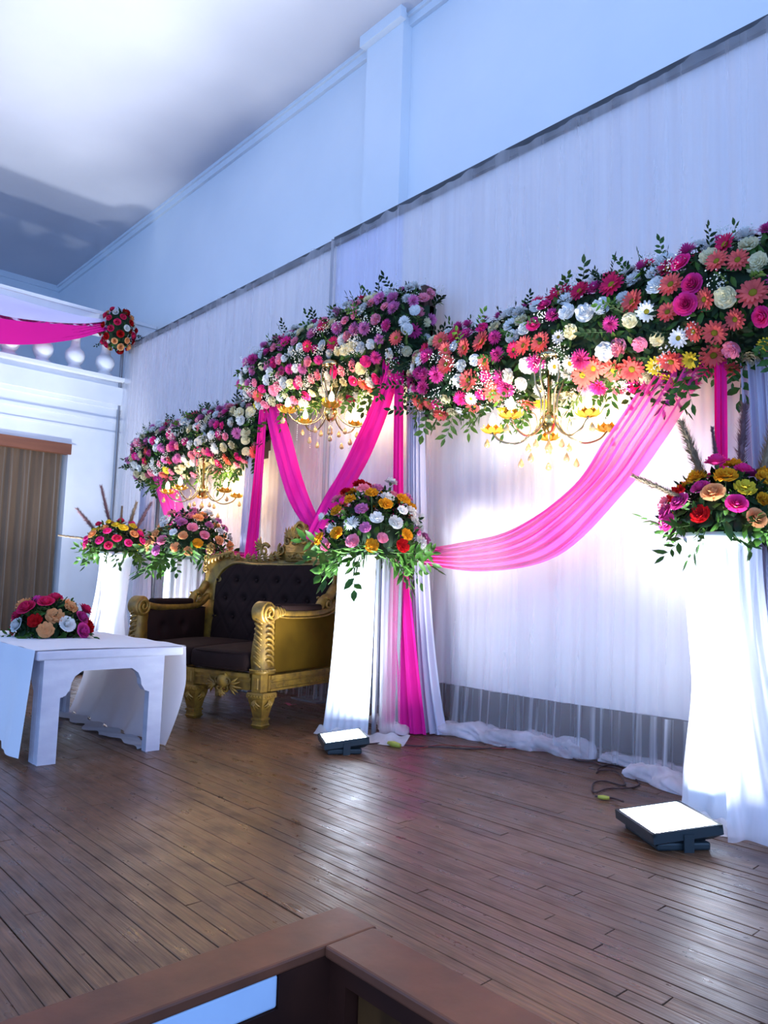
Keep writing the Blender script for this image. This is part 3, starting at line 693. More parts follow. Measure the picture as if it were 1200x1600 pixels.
pelmet('right garland of coral gerberas and white carnations over the right bay', -3.38, -1.02, 2.21, 0.285, 0.27, 21, tabR, 25, 9, 1.15, rzf=lambda u: 0.88 + 0.24 * u)
pelmet('middle garland, the highest, of lilac and white flowers over two chandelier arms', -5.36, -3.36, 2.57, 0.31, 0.27, 22, tabL, 22, 10, 1.12, rzf=lambda u: 0.92 + 0.24 * u)
pelmet('left garland, the farthest, of pink and white flowers near the balcony', -7.50, -5.25, 2.15, 0.28, 0.27, 23, tabL, 23, 9, 1.15)

# ------------------------------------------------------------------ chandeliers
def teardrop(b, c, s, mi=0):
    b.lathe([(0.001, 0.0), (0.35 * s, 0.12 * s), (0.5 * s, 0.45 * s), (0.38 * s, 0.85 * s), (0.14 * s, 1.3 * s), (0.02 * s, 1.5 * s)], c=c, n=8, mi=mi)
def make_chandelier(label, loc, rot, top):
    t = thing('chandelier', label, 'chandelier', loc, rot, 'chandeliers hanging under the garlands')
    b = MB(); b.lathe([(0.01, 0.34), (0.075, 0.34), (0.08, 0.36), (0.055, 0.385), (0.02, 0.40)], n=20); b.lathe([(0.012, 0.40), (0.012, top)], n=8); b.build('ceiling_ring', 'steelbrass', t)
    b = MB(); b.lathe([(0.008, -0.06), (0.028, -0.045), (0.045, -0.01), (0.048, 0.02), (0.03, 0.045), (0.012, 0.06), (0.010, 0.34)], n=16); b.build('central_column', 'brass', t)
    cup = MB()
    for k in range(2):
        for i in range(8):
            a = 2 * PI * (i + 0.5 * k) / 8; ca, sa = math.cos(a), math.sin(a); vs = []
            for v in range(4):
                tt = v / 3; r = (0.012 + (0.052 - 0.012 * k) * math.sin(tt * PI * 0.5)); z = 0.003 + 0.034 * tt ** 1.6 + 0.012 * k - 0.008 * (v == 3)
                for u in range(4):
                    s_ = u / 3 * 2 - 1; w_ = 0.020 * math.sin(0.35 + tt * 2.5)
                    vs.append((r * ca - s_ * w_ * sa, r * sa + s_ * w_ * ca, z - 0.006 * s_ * s_ + 0.004 * (1 - s_ * s_) * (v == 3)))
            cup.add(vs, [(v * 4 + u, v * 4 + u + 1, (v + 1) * 4 + u + 1, (v + 1) * 4 + u) for v in range(3) for u in range(3)])
    cme = cup.mesh('petal_cup', 'goldglass')
    cb = MB(); cb.lathe([(0.011, 0.0), (0.011, 0.035), (0.008, 0.036)], n=10); sme = cb.mesh('candle_socket', 'brass')
    bb = MB(); bb.lathe([(0.008, 0.034), (0.016, 0.046), (0.019, 0.062), (0.015, 0.082), (0.006, 0.100), (0.001, 0.106)], n=12); lme = bb.mesh('candle_bulb', 'bulb')
    dr = MB(); teardrop(dr, (0, 0, -0.075), 0.034); dme = dr.mesh('crystal_drop', 'crystal')
    ch = MB()
    for i in range(5): ch.lathe([(0.0005, -0.004), (0.0042, 0), (0.0005, 0.004)], c=(0, 0, -0.012 - i * 0.014), n=6)
    chme = ch.mesh('bead_chain', 'bead')
    lch = MB()
    for i in range(8): lch.lathe([(0.0005, -0.004), (0.004, 0), (0.0005, 0.004)], c=(0, 0, -0.012 - i * 0.015), n=6)
    lchme = lch.mesh('long_bead_chain', 'bead')
    for k in range(5):
        a = 2 * PI * k / 5; ca, sa = math.cos(a), math.sin(a); P = lambda r, z: Vector((r * ca, r * sa, z))
        prof = [(0.050, 0.35), (0.078, 0.30), (0.075, 0.22), (0.048, 0.15), (0.042, 0.07), (0.055, -0.01), (0.11, -0.07), (0.19, -0.098), (0.27, -0.075), (0.315, -0.03)]
        b = MB(); b.tube(smooth_path([P(*q) for q in prof], 5), 0.0058, 7); arm = b.build('curved_arm', 'steelbrass', t)
        # small inner scroll
        b = MB(); b.tube(smooth_path([P(0.13, -0.075), P(0.10, -0.03), P(0.115, 0.02), P(0.15, 0.03)], 4), 0.0022, 5); b.build('scroll_wire', 'brass', arm)
        cu = inst('petal_cup', cme, arm, Matrix.Translation(P(0.315, -0.03)))
        sk = inst('candle_socket', sme, arm, Matrix.Translation(P(0.315, -0.026)))
        bl = inst('candle_bulb', lme, arm, Matrix.Translation(P(0.315, -0.026)))
        ld = bpy.data.lights.new('bulb_light', 'POINT'); ld.energy = BULB; ld.color = (1.0, 0.70, 0.36); ld.shadow_soft_size = 0.03
        lo = bpy.data.objects.new('bulb_light', ld); C.objects.link(lo); lo.parent = t; lo.location = P(0.315, 0.085)
        inst('crystal_drop', dme, arm, Matrix.Translation(P(0.11, -0.075))); inst('bead_chain', chme, arm, Matrix.Translation(P(0.15, -0.088)))
        inst('crystal_drop', dme, arm, Matrix.Translation(P(0.15, -0.155))); inst('long_bead_chain', lchme, arm, Matrix.Translation(P(0.24, -0.095)))
        inst('crystal_drop', dme, arm, Matrix.Translation(P(0.345, -0.035)))
    inst('crystal_drop', dme, t, Matrix.Translation((0, 0, -0.058)) @ Matrix.Scale(1.3, 4)); inst('long_bead_chain', lchme, t, Matrix.Translation((0, 0, -0.12)))
    return t
YCH = 3.22
def toward(x): return math.atan2(-YCH, -x)
make_chandelier('gilt chandelier in the right bay above the big pink swag', (-2.27, YCH, 1.76), toward(-2.27) + PI, 0.50)
make_chandelier('gilt chandelier in the middle bay between the V strands', (-4.12, YCH, 2.09), toward(-4.17), 0.44)
make_chandelier('gilt chandelier in the left bay above the domed far bouquet', (-5.90, YCH, 1.67), toward(-5.90) + PI, 0.46)

# ------------------------------------------------------------------ pedestals
def vase_pedestal(label, loc, flip=1, rz=0):
    t = thing('draped_pedestal', label, 'pedestal', loc, rz, 'waisted white pedestals at the outer ends')
    prof = [(0.150, 0.0), (0.146, 0.06), (0.140, 0.16), (0.128, 0.28), (0.112, 0.42), (0.106, 0.52), (0.112, 0.62), (0.122, 0.75), (0.130, 0.88), (0.137, 1.0), (0.146, 1.07), (0.155, 1.10), (0.157, 1.115), (0.150, 1.125), (0.120, 1.125)]
    b = MB()
    def fn(r, z, a):
        low = max(0, 0.55 - z) / 0.55
        return r * (1 + 0.045 * low * math.sin(a * 9 + 2 * math.sin(z * 5)) + 0.012 * math.sin(a * 5 + z * 7) + 0.03 * low * math.sin(a * 17))
    pp = []
    for i in range(len(prof) - 1):
        for k in range(3): pp.append((prof[i][0] + (prof[i + 1][0] - prof[i][0]) * k / 3, prof[i][1] + (prof[i + 1][1] - prof[i][1]) * k / 3))
    pp.append(prof[-1]); b.lathe(pp, n=72, fn=fn); b.build('stretch_cover', 'spandex', t)
    b = MB(); b.lathe([(0.150, 1.095), (0.163, 1.10), (0.165, 1.125), (0.158, 1.14), (0.14, 1.142)], n=48); b.build('rim', 'trimwhite', t)
    b = MB()      # loose net falling from the side to the floor
    def nf(u, v):
        a = -1.15 + u * 2.3; z = 1.08 * v; e = (1 - v) ** 2
        r = 0.158 + 0.20 * e + 0.010 * math.sin(u * 46) + 0.03 * e * math.sin(u * 31 + 2)
        return Vector((flip * r * math.cos(a), r * math.sin(a) * 0.9, z + 0.006))
    b.grid(nf, 90, 20); b.build('net_fall', 'net', t)
    b = MB()
    def hf(u, v):
        a = -2.6 + u * 3.6; r = 0.155 + v * (0.10 + 0.06 * vn(u * 7, 3)); z = 0.006 + 0.035 * (1 - v) * (0.4 + vn(u * 9, 5)) + 0.012 * math.sin(u * 50) * (1 - v)
        return Vector((flip * r * math.cos(a), r * math.sin(a), max(0.004, z)))
    b.grid(hf, 120, 6); b.build('hem', 'net', t)
    return t
vase_pedestal('waisted white covered pedestal at the right edge beside the floodlight', (-1.36, 3.13, 0))
vase_pedestal('waisted white covered pedestal far left beside the doorway wall', (-7.16, 3.02, 0), -1)
def box_pedestal(label, loc, rz):
    t = thing('square_pedestal', label, 'pedestal', loc, rz, 'square net-covered pedestals')
    h = 0.135; Z = 1.07
    for x in (-h, h):
        for y in (-h, h):
            b = MB(); b.box((x - 0.010, y - 0.010, 0), (x + 0.010, y + 0.010, Z)); b.build('metal_leg', 'greymetal', t, smooth=False)
    b = MB(); b.box((-h - .01, -h - .01, Z - 0.012), (h + .01, h + .01, Z + 0.01)); b.build('top_plate', 'greymetal', t, smooth=False)
    b = MB()
    def ff(u, v):
        e = (1 - v) ** 2.2; x = -h - 0.012 - 0.05 * e + u * (2 * h + 0.0 + 0.05 * e)
        return Vector((x, -h - 0.014 - 0.03 * e - 0.004 * math.sin(u * 40) * (1 - v), 0.012 + v * (Z - 0.014)))
    b.grid(ff, 50, 16)
    b.grid(lambda u, v: Vector((-h - 0.014 - 0.05 * (1 - v) ** 2.2, -h - 0.014 - 0.03 * (1 - v) ** 2.2 + u * (2 * h + 0.04), 0.012 + v * (Z - 0.014))), 6, 16)
    b.build('stretch_cover', 'spandex', t)
    b = MB()
    def sf(u, v):
        e = (1 - v) ** 2; return Vector((h + 0.014 + 0.03 * e + 0.008 * math.sin(u * 30), -h + 0.02 + u * (2 * h - 0.02) - 0.03 * e, 0.01 + v * (Z - 0.02)))
    b.grid(sf, 60, 18); b.build('net_fall', 'netthin', t)
    b = MB()
    def hf(u, v):
        x = -0.22 + u * 0.60; y = -h - 0.05 - v * (0.05 + 0.05 * vn(u * 6, 2)); return Vector((x, y + 0.12 * max(0, u - 0.6), max(0.004, 0.035 * (1 - v) * (0.5 + vn(u * 8, 1)) + 0.008 * math.sin(u * 40) * (1 - v))))
    b.grid(hf, 80, 5); b.build('hem', 'net', t)
    return t
RZ = math.radians(16.4)
box_pedestal('square white pedestal with a bare metal corner right of the sofa', (-3.475, 3.08, 0), RZ)
box_pedestal('square white pedestal behind the left arm of the sofa', (-5.80, 3.05, 0), -RZ)

# ------------------------------------------------------------------ flower arrangements
def pampas(root, p, d, ln, rad, mat, seed):
    r = random.Random(seed); b = MB(); d = Vector(d).normalized(); s = d.orthogonal().normalized(); q = d.cross(s)
    b.tube([p, p + d * ln], 0.0025, 4, 0)
    core = [(p + d * ln * t, rad * 0.42 * math.sin(PI * min(1, (t - 0.25) / 0.75 * 0.9 + 0.08)) ** 0.7) for t in (0.25, .35, .45, .55, .65, .75, .85, .93, 1.0)]
    b.tube([c[0] for c in core], [max(0.001, c[1]) for c in core], 7, 0)
    for i in range(800):
        t = 0.30 + 0.70 * r.random(); pr_ = rad * math.sin(min(1, (t - 0.26) * 2.2) * PI / 2) * (1 - 0.75 * max(0, t - 0.6) / 0.4); a = r.random() * 6.28
        rd = s * math.cos(a) + q * math.sin(a); c = p + d * ln * t + rd * pr_ * r.uniform(0.1, 0.7) ; e = c + (d * 0.9 + rd * 0.8) * r.uniform(0.6, 1.0) * rad * 1.1; w_ = rd.cross(d) * 0.0022
        b.add([c - w_, c + w_, e], [(0, 1, 2)])
    b.build('pampas_plume', mat, root)
def dome(label, loc, R, H, table, n, fs, seed, hang=0.2, plumes=None, group=None, leafn=26, tall=False, zoff=0.03):
    rnd = random.Random(seed); root = thing('flower_arrangement', label, 'flower arrangement', loc, 0, group)
    def surf(u, v, k=1.0):
        a = u * 2 * PI; ph = math.acos(1 - v * 1.05) if v < 0.95 else 1.55
        nn = Vector((math.sin(ph) * math.cos(a), math.sin(ph) * math.sin(a), math.cos(ph)))
        return Vector((nn.x * R * k, nn.y * R * k, zoff + nn.z * H * k)), nn
    b = MB(); b.lathe([(R * 0.45, 0.0), (R * 0.55, 0.03), (R * 0.5, H * 0.45), (R * 0.3, H * 0.62), (0.01, H * 0.66)], n=18); b.build('floral_foam', 'foam', root)
    mass(root, lambda u, v: (surf(u, v, 0.72 + 0.2 * rnd.random())), 420, 0.07, seed)
    gold = PI * (3 - math.sqrt(5))
    for i in range(n):
        v = (i + 0.5) / n; u = (i * gold / (2 * PI)) % 1; k = rnd.uniform(0.86, 1.06); p, nn = surf(u, v, k)
        kd, c = pick(rnd, table); d = (nn + Vector((0, 0, 0.25))).normalized()
        put_flower(root, p, d, kd, c, fs * rnd.uniform(0.85, 1.15), rnd)
        if i % 2 == 0:
            b = MB(); q = surf(u, v, 0.45)[0]; b.tube([q, p - d * 0.012], 0.0022, 4); b.build('stem', 'stem', root)
    for i in range(leafn):
        u = (i + rnd.random()) / leafn; a = u * 2 * PI; p = Vector((R * 0.5 * math.cos(a), R * 0.5 * math.sin(a), 0.035))
        d = Vector((math.cos(a), math.sin(a), rnd.uniform(-1.5, 0.1)))
        inst('leaf_sprig', rnd.choice(SPR + SPRB), root, frame(p, d, rnd.random() * 6.28, rnd.uniform(0.75, 1.15) * hang))
    for i in range(leafn):
        p, nn = surf(rnd.random(), rnd.random(), 0.6); inst('leaf_sprig', rnd.choice(SPRB + SPRD), root, frame(p, nn + Vector((0, 0, 0.2)), rnd.random() * 6, R * 0.42))
    for k, pl in enumerate(plumes or []): pampas(root, Vector(pl[0]), pl[1], pl[2], pl[3], pl[4], seed * 10 + k)
    return root
TBR = [('rose', 'magenta', 3), ('rose', 'hot pink', 2), ('carnation', 'golden', 4), ('carnation', 'light pink', 2), ('carnation', 'red', 1), ('rose', 'peach', 1.5), ('carnation', 'yellow', 1)]
TBM = [('carnation', 'golden', 6), ('carnation', 'white', 2.6), ('carnation', 'lilac', 4), ('carnation', 'light pink', 3), ('carnation', 'red', 2), ('chrysanthemum', 'white', 1), ('gerbera', 'coral', 1)]
TBF = [('carnation', 'lilac', 5), ('carnation', 'peach', 3), ('carnation', 'white', 4), ('carnation', 'golden', 2), ('carnation', 'light pink', 2)]
TBC = [('rose', 'magenta', 4), ('carnation', 'peach', 3), ('rose', 'crimson pink', 3), ('rose', 'white', 2), ('carnation', 'red', 1)]
TBB = [('rose', 'crimson pink', 5), ('rose', 'peach', 3), ('rose', 'white', 2), ('rose', 'red', 2)]
camr = Vector((0.68, 0.74, 0))      # picture-right, on the ground
camf = Vector((0.735, -0.671, 0))   # toward the photographer
def cr(r, f, z): return tuple(camr * r + camf * f + Vector((0, 0, z)))
plR = [(cr(-0.03, 0.02, 0.05), cr(-0.34, 0, 0.9), 0.44, 0.032, 'plume'), (cr(0.05, 0, 0.05), cr(0.08, 0, 1), 0.50, 0.030, 'plumedark'), (cr(0.09, 0.03, 0.05), cr(0.26, 0, 1), 0.50, 0.032, 'plume'),
       (cr(0.0, 0, 0.05), cr(-0.12, 0, 1), 0.40, 0.013, 'plumedark'), (cr(-0.14, 0.1, 0.10), cr(-1, 0, 0.42), 0.30, 0.016, 'plume'), (cr(0.12, 0, 0.08), cr(0.5, 0, 1), 0.42, 0.03, 'plumedark'), (cr(0.16, 0, 0.08), cr(0.8, 0.1, 0.8), 0.36, 0.022, 'plume')]
dome('magenta and golden flowers with pampas plumes on the right vase pedestal', (-1.33, 3.13, 1.142), 0.245, 0.25, TBR, 44, 1.15, 31, 0.18, plR, 'bouquets on the pedestals')
plL = [(cr(-0.02, 0, 0.05), cr(-0.3, 0, 1), 0.62, 0.028, 'plumedark'), (cr(0.05, 0, 0.05), cr(0.25, 0, 1), 0.46, 0.028, 'plume'), (cr(0.08, 0, 0.05), cr(0.45, 0, 0.9), 0.50, 0.028, 'plumedark'),
       (cr(-0.08, 0, 0.05), cr(-0.75, 0, 0.8), 0.5, 0.028, 'plumedark'), (cr(-0.1, 0, 0.1), cr(-1, 0, 0.1), 0.48, 0.016, 'plume'), (cr(0.02, 0, 0.05), cr(0.0, 0, 1), 0.40, 0.018, 'plume'), (cr(0.1, 0, 0.05), cr(0.9, 0, 0.6), 0.42, 0.018, 'plume')]
dome('magenta and yellow roses with dry plumes on the far left pedestal', (-7.16, 3.02, 1.142), 0.30, 0.26, [('rose', 'hot pink', 3), ('rose', 'yellow', 2.2), ('rose', 'crimson pink', 3), ('rose', 'peach', 1)], 44, 1.15, 32, 0.24, plL, 'bouquets on the pedestals')
dome('round bouquet of golden, lilac and white carnations on the square pedestal right of the sofa', (-3.475, 3.08, 1.08), 0.32, 0.42, TBM, 74, 1.10, 33, 0.27, None, 'bouquets on the pedestals', 44)
dome('round bouquet of lilac, white and peach carnations behind the sofa', (-5.76, 3.05, 1.08), 0.34, 0.38, TBF, 62, 1.15, 34, 0.27, None, 'bouquets on the pedestals', 30)
# balcony bunch fixed on the rail
rt = thing('balcony_flower_bunch', 'dark red, peach and white roses bunched on the balcony handrail', 'flower arrangement', (XL + 0.22, 3.42, 3.80))
rnd = random.Random(5); b = MB(); b.lathe([(0.02, -0.22), (0.10, -0.12), (0.14, 0.05), (0.12, 0.16), (0.02, 0.20)], n=14); b.build('floral_foam', 'foam', rt)
def bs(u, v):
    a = u * 2 * PI; z = -0.22 + 0.44 * v; rr = 0.17 * math.sin(PI * min(0.97, 0.16 + 0.72 * v)); return Vector((rr * math.cos(a), rr * math.sin(a), z)), Vector((math.cos(a), math.sin(a), (v - 0.5)))
mass(rt, bs, 260, 0.06, 3)
for i in range(46):
    u = (i * 0.381966) % 1; p, nn = bs(u, (i + 0.5) / 46); k, c = pick(rnd, TBB); put_flower(rt, p + nn * 0.02, nn, k, c, rnd.uniform(0.95, 1.15), rnd)
for i in range(16):
    p, nn = bs(rnd.random(), rnd.random()); inst('leaf_sprig', rnd.choice(SPRD), rt, frame(p, nn + Vector((0, 0, rnd.uniform(-1, .6))), rnd.random() * 6, 0.13))
# swags tied along the balcony rail
xs = XL + 0.24
def bsw(name, up, lo, mat, label):
    return swag(name, [at(x, y, 0, xs) for x, y in up], [at(x, y, 0, xs) for x, y in lo], mat, label, nf=5, amp=0.01)
bsw('white_balcony_swag', ((168, 500), (120, 492), (60, 477), (0, 459), (-80, 440), (-170, 430)), ((172, 512), (120, 508), (60, 504), (0, 497), (-80, 480), (-170, 460)), 'netlav', 'white sheer swag over the balcony rail above the pink one')
bsw('pink_balcony_swag', ((168, 503), (120, 505), (60, 501), (0, 492), (-80, 470), (-170, 450)), ((170, 515), (120, 529), (60, 537), (0, 537), (-80, 525), (-170, 490)), 'pinkdeep', 'deep pink swag draped along the balcony rail')

# ------------------------------------------------------------------ coffee table
ct = thing('coffee_table', 'low white painted coffee table with arched end panel at left', 'coffee table', (-4.42, 1.60, 0))
X1, X0, YA, YB = 0.70, -0.70, -0.38, 0.37
b = MB(); b.rbox((X0, YA, 0.485), (X1, YB, 0.53), 0.008, seg=2); b.build('tabletop', 'tablepaint', ct, smooth=False)
def arch(y0, y1, half_in, zt=0.43):
    """end panel outline in (y,z): arch opening with ogee corners"""
    a0, a1 = y0 + 0.085, y1 - 0.075
    inner = [(a0, 0), (a0, 0.305), (a0 + 0.025, 0.315), (a0 + 0.045, 0.345), (a0 + 0.05, 0.375), (a0 + 0.065, 0.405), (a0 + 0.10, zt), (a1 - 0.10, zt), (a1 - 0.065, 0.405), (a1 - 0.05, 0.375), (a1 - 0.045, 0.345), (a1 - 0.025, 0.315), (a1, 0.305), (a1, 0)]
    return [(y0, 0)] + inner + [(y1, 0), (y1, 0.486), (y0, 0.486)]
for nm, xx in (('end_panel', X1 - 0.03), ('end_panel', X0 + 0.03)):
    poly = arch(-0.345, 0.265, 0); tf = (lambda p, xx=xx: Vector((xx + p.y, p.x, p.z)))
    b = MB(); b.prism(poly, -0.025, 0.025, tf=tf); b.build(nm, 'tablepaint', ct, smooth=False)
for yy in (-0.335, 0.25):
    b = MB(); b.prism([(X0 + 0.05, 0.0), (X0 + 0.12, 0), (X0 + 0.12, 0.33), (X0 + 0.2, 0.42), (X1 - 0.2, 0.42), (X1 - 0.12, 0.33), (X1 - 0.12, 0), (X1 - 0.05, 0), (X1 - 0.05, 0.486), (X0 + 0.05, 0.486)], yy - 0.012, yy + 0.012)
    b.build('side_apron', 'tablepaint', ct, smooth=False)
# table cloth: top, hanging front, hanging back
tc = thing('table_cloth', 'white cloth over the coffee table hanging down front and back', 'tablecloth', (-4.42, 1.60, 0))
b = MB()
b.grid(lambda u, v: Vector((X0 - 0.01 + u * (X1 - X0 - 0.0) + 0.006 * math.sin(v * 23), YA - 0.008 + v * (YB - YA + 0.03), 0.534 + 0.002 * math.sin(u * 31 + v * 7))), 40, 20); b.build('cloth_top', 'tablecloth', tc)
b = MB()
def fr(u, v):
    z = 0.535 - v * (0.535 - 0.035 - 0.035 * (1 if u < 0.80 else 0)) ; x = X0 - 0.02 + u * (X1 - X0 + 0.02 - 0.05 * v)
    return Vector((x, YA - 0.012 - 0.012 * math.sin(u * 28 + 1) * v - 0.03 * v, z))
b.grid(fr, 110, 16); b.build('front_fall', 'tablecloth', tc)
b = MB()
def bk(u, v):
    z = 0.53 - v * 0.525; x = X0 + u * (X1 - X0 + 0.0) ; bulge = 0.015 * math.sin(v * PI * 0.9) - 0.16 * max(0, v - 0.35) ** 1.3
    return Vector((x - 0.06 * v * u, YB + 0.012 + bulge + 0.018 * math.sin(u * 34) * v + 0.02 * vn(u * 12, 3) * v, z))
b.grid(bk, 120, 18)
def bh(u, v):
    x = X0 + u * (X1 - X0) - 0.06 * u; return Vector((x, YB - 0.085 - v * (0.08 + 0.05 * vn(u * 8, 7)) + 0.018 * math.sin(u * 34), 0.006 + 0.012 * vn(u * 20 + v * 3, 8)))
b.grid(bh, 100, 6); b.build('rear_net_fall', 'netthick', tc)
dome('low centrepiece of magenta and peach roses on the coffee table', (-4.60, 1.57, 0.540), 0.215, 0.185, TBC, 30, 1.25, 35, 0.19, None, None, 22)

# ------------------------------------------------------------------ gilded sofa
sf = thing('gilded_settee', 'carved gold settee with dark brown tufted velvet', 'sofa', (-4.475, 2.435, 0), RZ)
W2 = 0.60
def spiral(b, c, r, turns=1.4, th=0.012, start=0, dirn=1, plane='xz', mi=0, y=0.0):
    pts = []; rs = []; n = int(26 * turns)
    for i in range(n + 1):
        t = i / n; a = start + dirn * turns * 2 * PI * t; rr = r * (1 - 0.86 * t)
        u_, v_ = rr * math.cos(a), rr * math.sin(a)
        p = Vector((c[0] + u_, c[1] - y - 0.012 * t, c[2] + v_)) if plane == 'xz' else Vector((c[0] + (y + 0.012 * t), c[1] + u_, c[2] + v_))
        pts.append(p); rs.append(th * (1 - 0.45 * t))
    b.tube(pts, rs, 7, mi)
def acanthus(b, c, d, ln, wd, nrm, mi=0):
    """curling ribbed leaf in relief"""
    d = Vector(d).normalized(); nrm = Vector(nrm); s = d.cross(nrm).normalized(); c = Vector(c)
    for k in range(-2, 3):
        a = k * 0.32; dd = (d * math.cos(a) + s * math.sin(a)); L_ = ln * (1 - 0.14 * abs(k))
        pts = [c + dd * L_ * t + nrm * (0.02 * math.sin(PI * t) * (1 - 0.15 * abs(k))) + s * (0.12 * k * L_ * t * t) for t in (0, .25, .5, .75, 1)]
        b.tube(pts, [wd * .18, wd * .26, wd * .27, wd * .2, wd * .05], 6, mi)
def leg_mesh():
    b = MB()
    def sq(h, z): return [(-h, -h, z), (h, -h, z), (h, h, z), (-h, h, z)]
    b.loft([sq(0.062, 0.215), sq(0.066, 0.205), sq(0.066, 0.185), sq(0.058, 0.18), sq(0.056, 0.165), sq(0.044, 0.12), sq(0.033, 0.065), sq(0.040, 0.06), sq(0.040, 0.05), sq(0.034, 0.046), sq(0.036, 0.025), sq(0.042, 0.02), sq(0.030, 0.0)][::-1])
    for i in range(5):
        for (nx_, ny_) in ((0, -1), (1, 0), (-1, 0)):
            q = -0.044 + 0.022 * i; p = Vector((q if nx_ == 0 else nx_ * 0.067, q if ny_ == 0 else ny_ * 0.067, 0.195)); b.lathe([(0.001, -0.007), (0.007, 0), (0.001, 0.007)], c=p, n=6)
    for (nx_, ny_) in ((0, -1), (1, 0), (-1, 0)):
        acanthus(b, (nx_ * 0.057, ny_ * 0.057, 0.17), (-nx_ * 0.15, -ny_ * 0.15, -1), 0.06, 0.03, (nx_, ny_, 0))
    return b.mesh('front_leg', 'gilt', False)
lm = leg_mesh()
for x in (-0.56, 0.0, 0.56): inst('leg', lm, sf, Matrix.Translation((x, 0.04, 0)))
rl = MB()
secs = [[(-h, y - h, z), (h, y - h, z), (h, y + h, z), (-h, y + h, z)] for h, y, z in ((0.017, 0.05, 0.0), (0.016, 0.045, 0.05), (0.020, 0.02, 0.13), (0.026, 0.0, 0.22), (0.028, 0.0, 0.26))]
rl.loft(secs); rlm = rl.mesh('rear_leg', 'gilt', False)
for x in (-0.555, 0.555): inst('leg', rlm, sf, Matrix.Translation((x, 0.80, 0)))
# seat rail
b = MB()
b.prism([(-0.5, 0.225), (-0.34, 0.215), (-0.30, 0.205), (-0.26, 0.215), (-0.1, 0.225), (0.1, 0.225), (0.26, 0.215), (0.30, 0.205), (0.34, 0.215), (0.5, 0.225), (0.5, 0.325), (-0.5, 0.325)], 0.0, 0.05)
b.box((-0.5, -0.012, 0.300), (0.5, 0.0, 0.322)); b.box((-0.5, -0.007, 0.272), (0.5, 0.0, 0.280))
for x in (-0.56, 0.0, 0.56): b.box((x - 0.035, -0.016, 0.215), (x + 0.035, 0.05, 0.325)); b.rbox((x - 0.018, -0.022, 0.235), (x + 0.018, -0.012, 0.305), 0.004, seg=1)
for sx in (-1, 1):
    x0, x1 = sorted((sx * 0.575, sx * 0.605)); b.box((x0, 0.05, 0.222), (x1, 0.80, 0.318))
    a0, a1 = sorted((sx * 0.605, sx * 0.617)); b.box((a0, 0.06, 0.292), (a1, 0.80, 0.318)); b.box((a0, 0.06, 0.222), (a0 + 0.010 if sx > 0 else a1, 0.80, 0.236)); a2, a3 = sorted((sx * 0.605, sx * 0.611)); b.box((a2, 0.06, 0.262), (a3, 0.80, 0.274))
    for i in range(30): b.lathe([(0.001, -0.006), (0.005, 0), (0.001, 0.006)], c=(sx * 0.607, 0.10 + 0.0235 * i, 0.248), n=5)
b.box((-0.58, 0.77, 0.22), (0.58, 0.81, 0.32))
b.build('seat_rail', 'gilt', sf, smooth=False)
for x in (-0.29, 0.29):
    b = MB()
    for i, (dx, dz, r, st) in enumerate(((-0.045, 0.27, 0.030, 0), (0.045, 0.27, 0.030, PI), (-0.02, 0.225, 0.026, 2), (0.022, 0.225, 0.026, 4), (0.0, 0.29, 0.028, 1), (0.0, 0.245, 0.022, 3))):
        spiral(b, (x + dx, -0.010, dz), r, 1.2, 0.008, st, 1 if i % 2 else -1, y=0.008 * (i % 3))
    acanthus(b, (x, -0.02, 0.215), (0, 0, -1), 0.05, 0.03, (0, -1, 0))
    for sx in (-1, 1): acanthus(b, (x + sx * 0.06, -0.012, 0.245), (sx, 0, -0.12), 0.09, 0.034, (0, -1, 0))
    b.lathe([(0.035, 0.22), (0.06, 0.25), (0.05, 0.30), (0.02, 0.31)], c=(x, 0.01, 0), n=14)
    b.build('carved_pendant', 'gilt', sf)
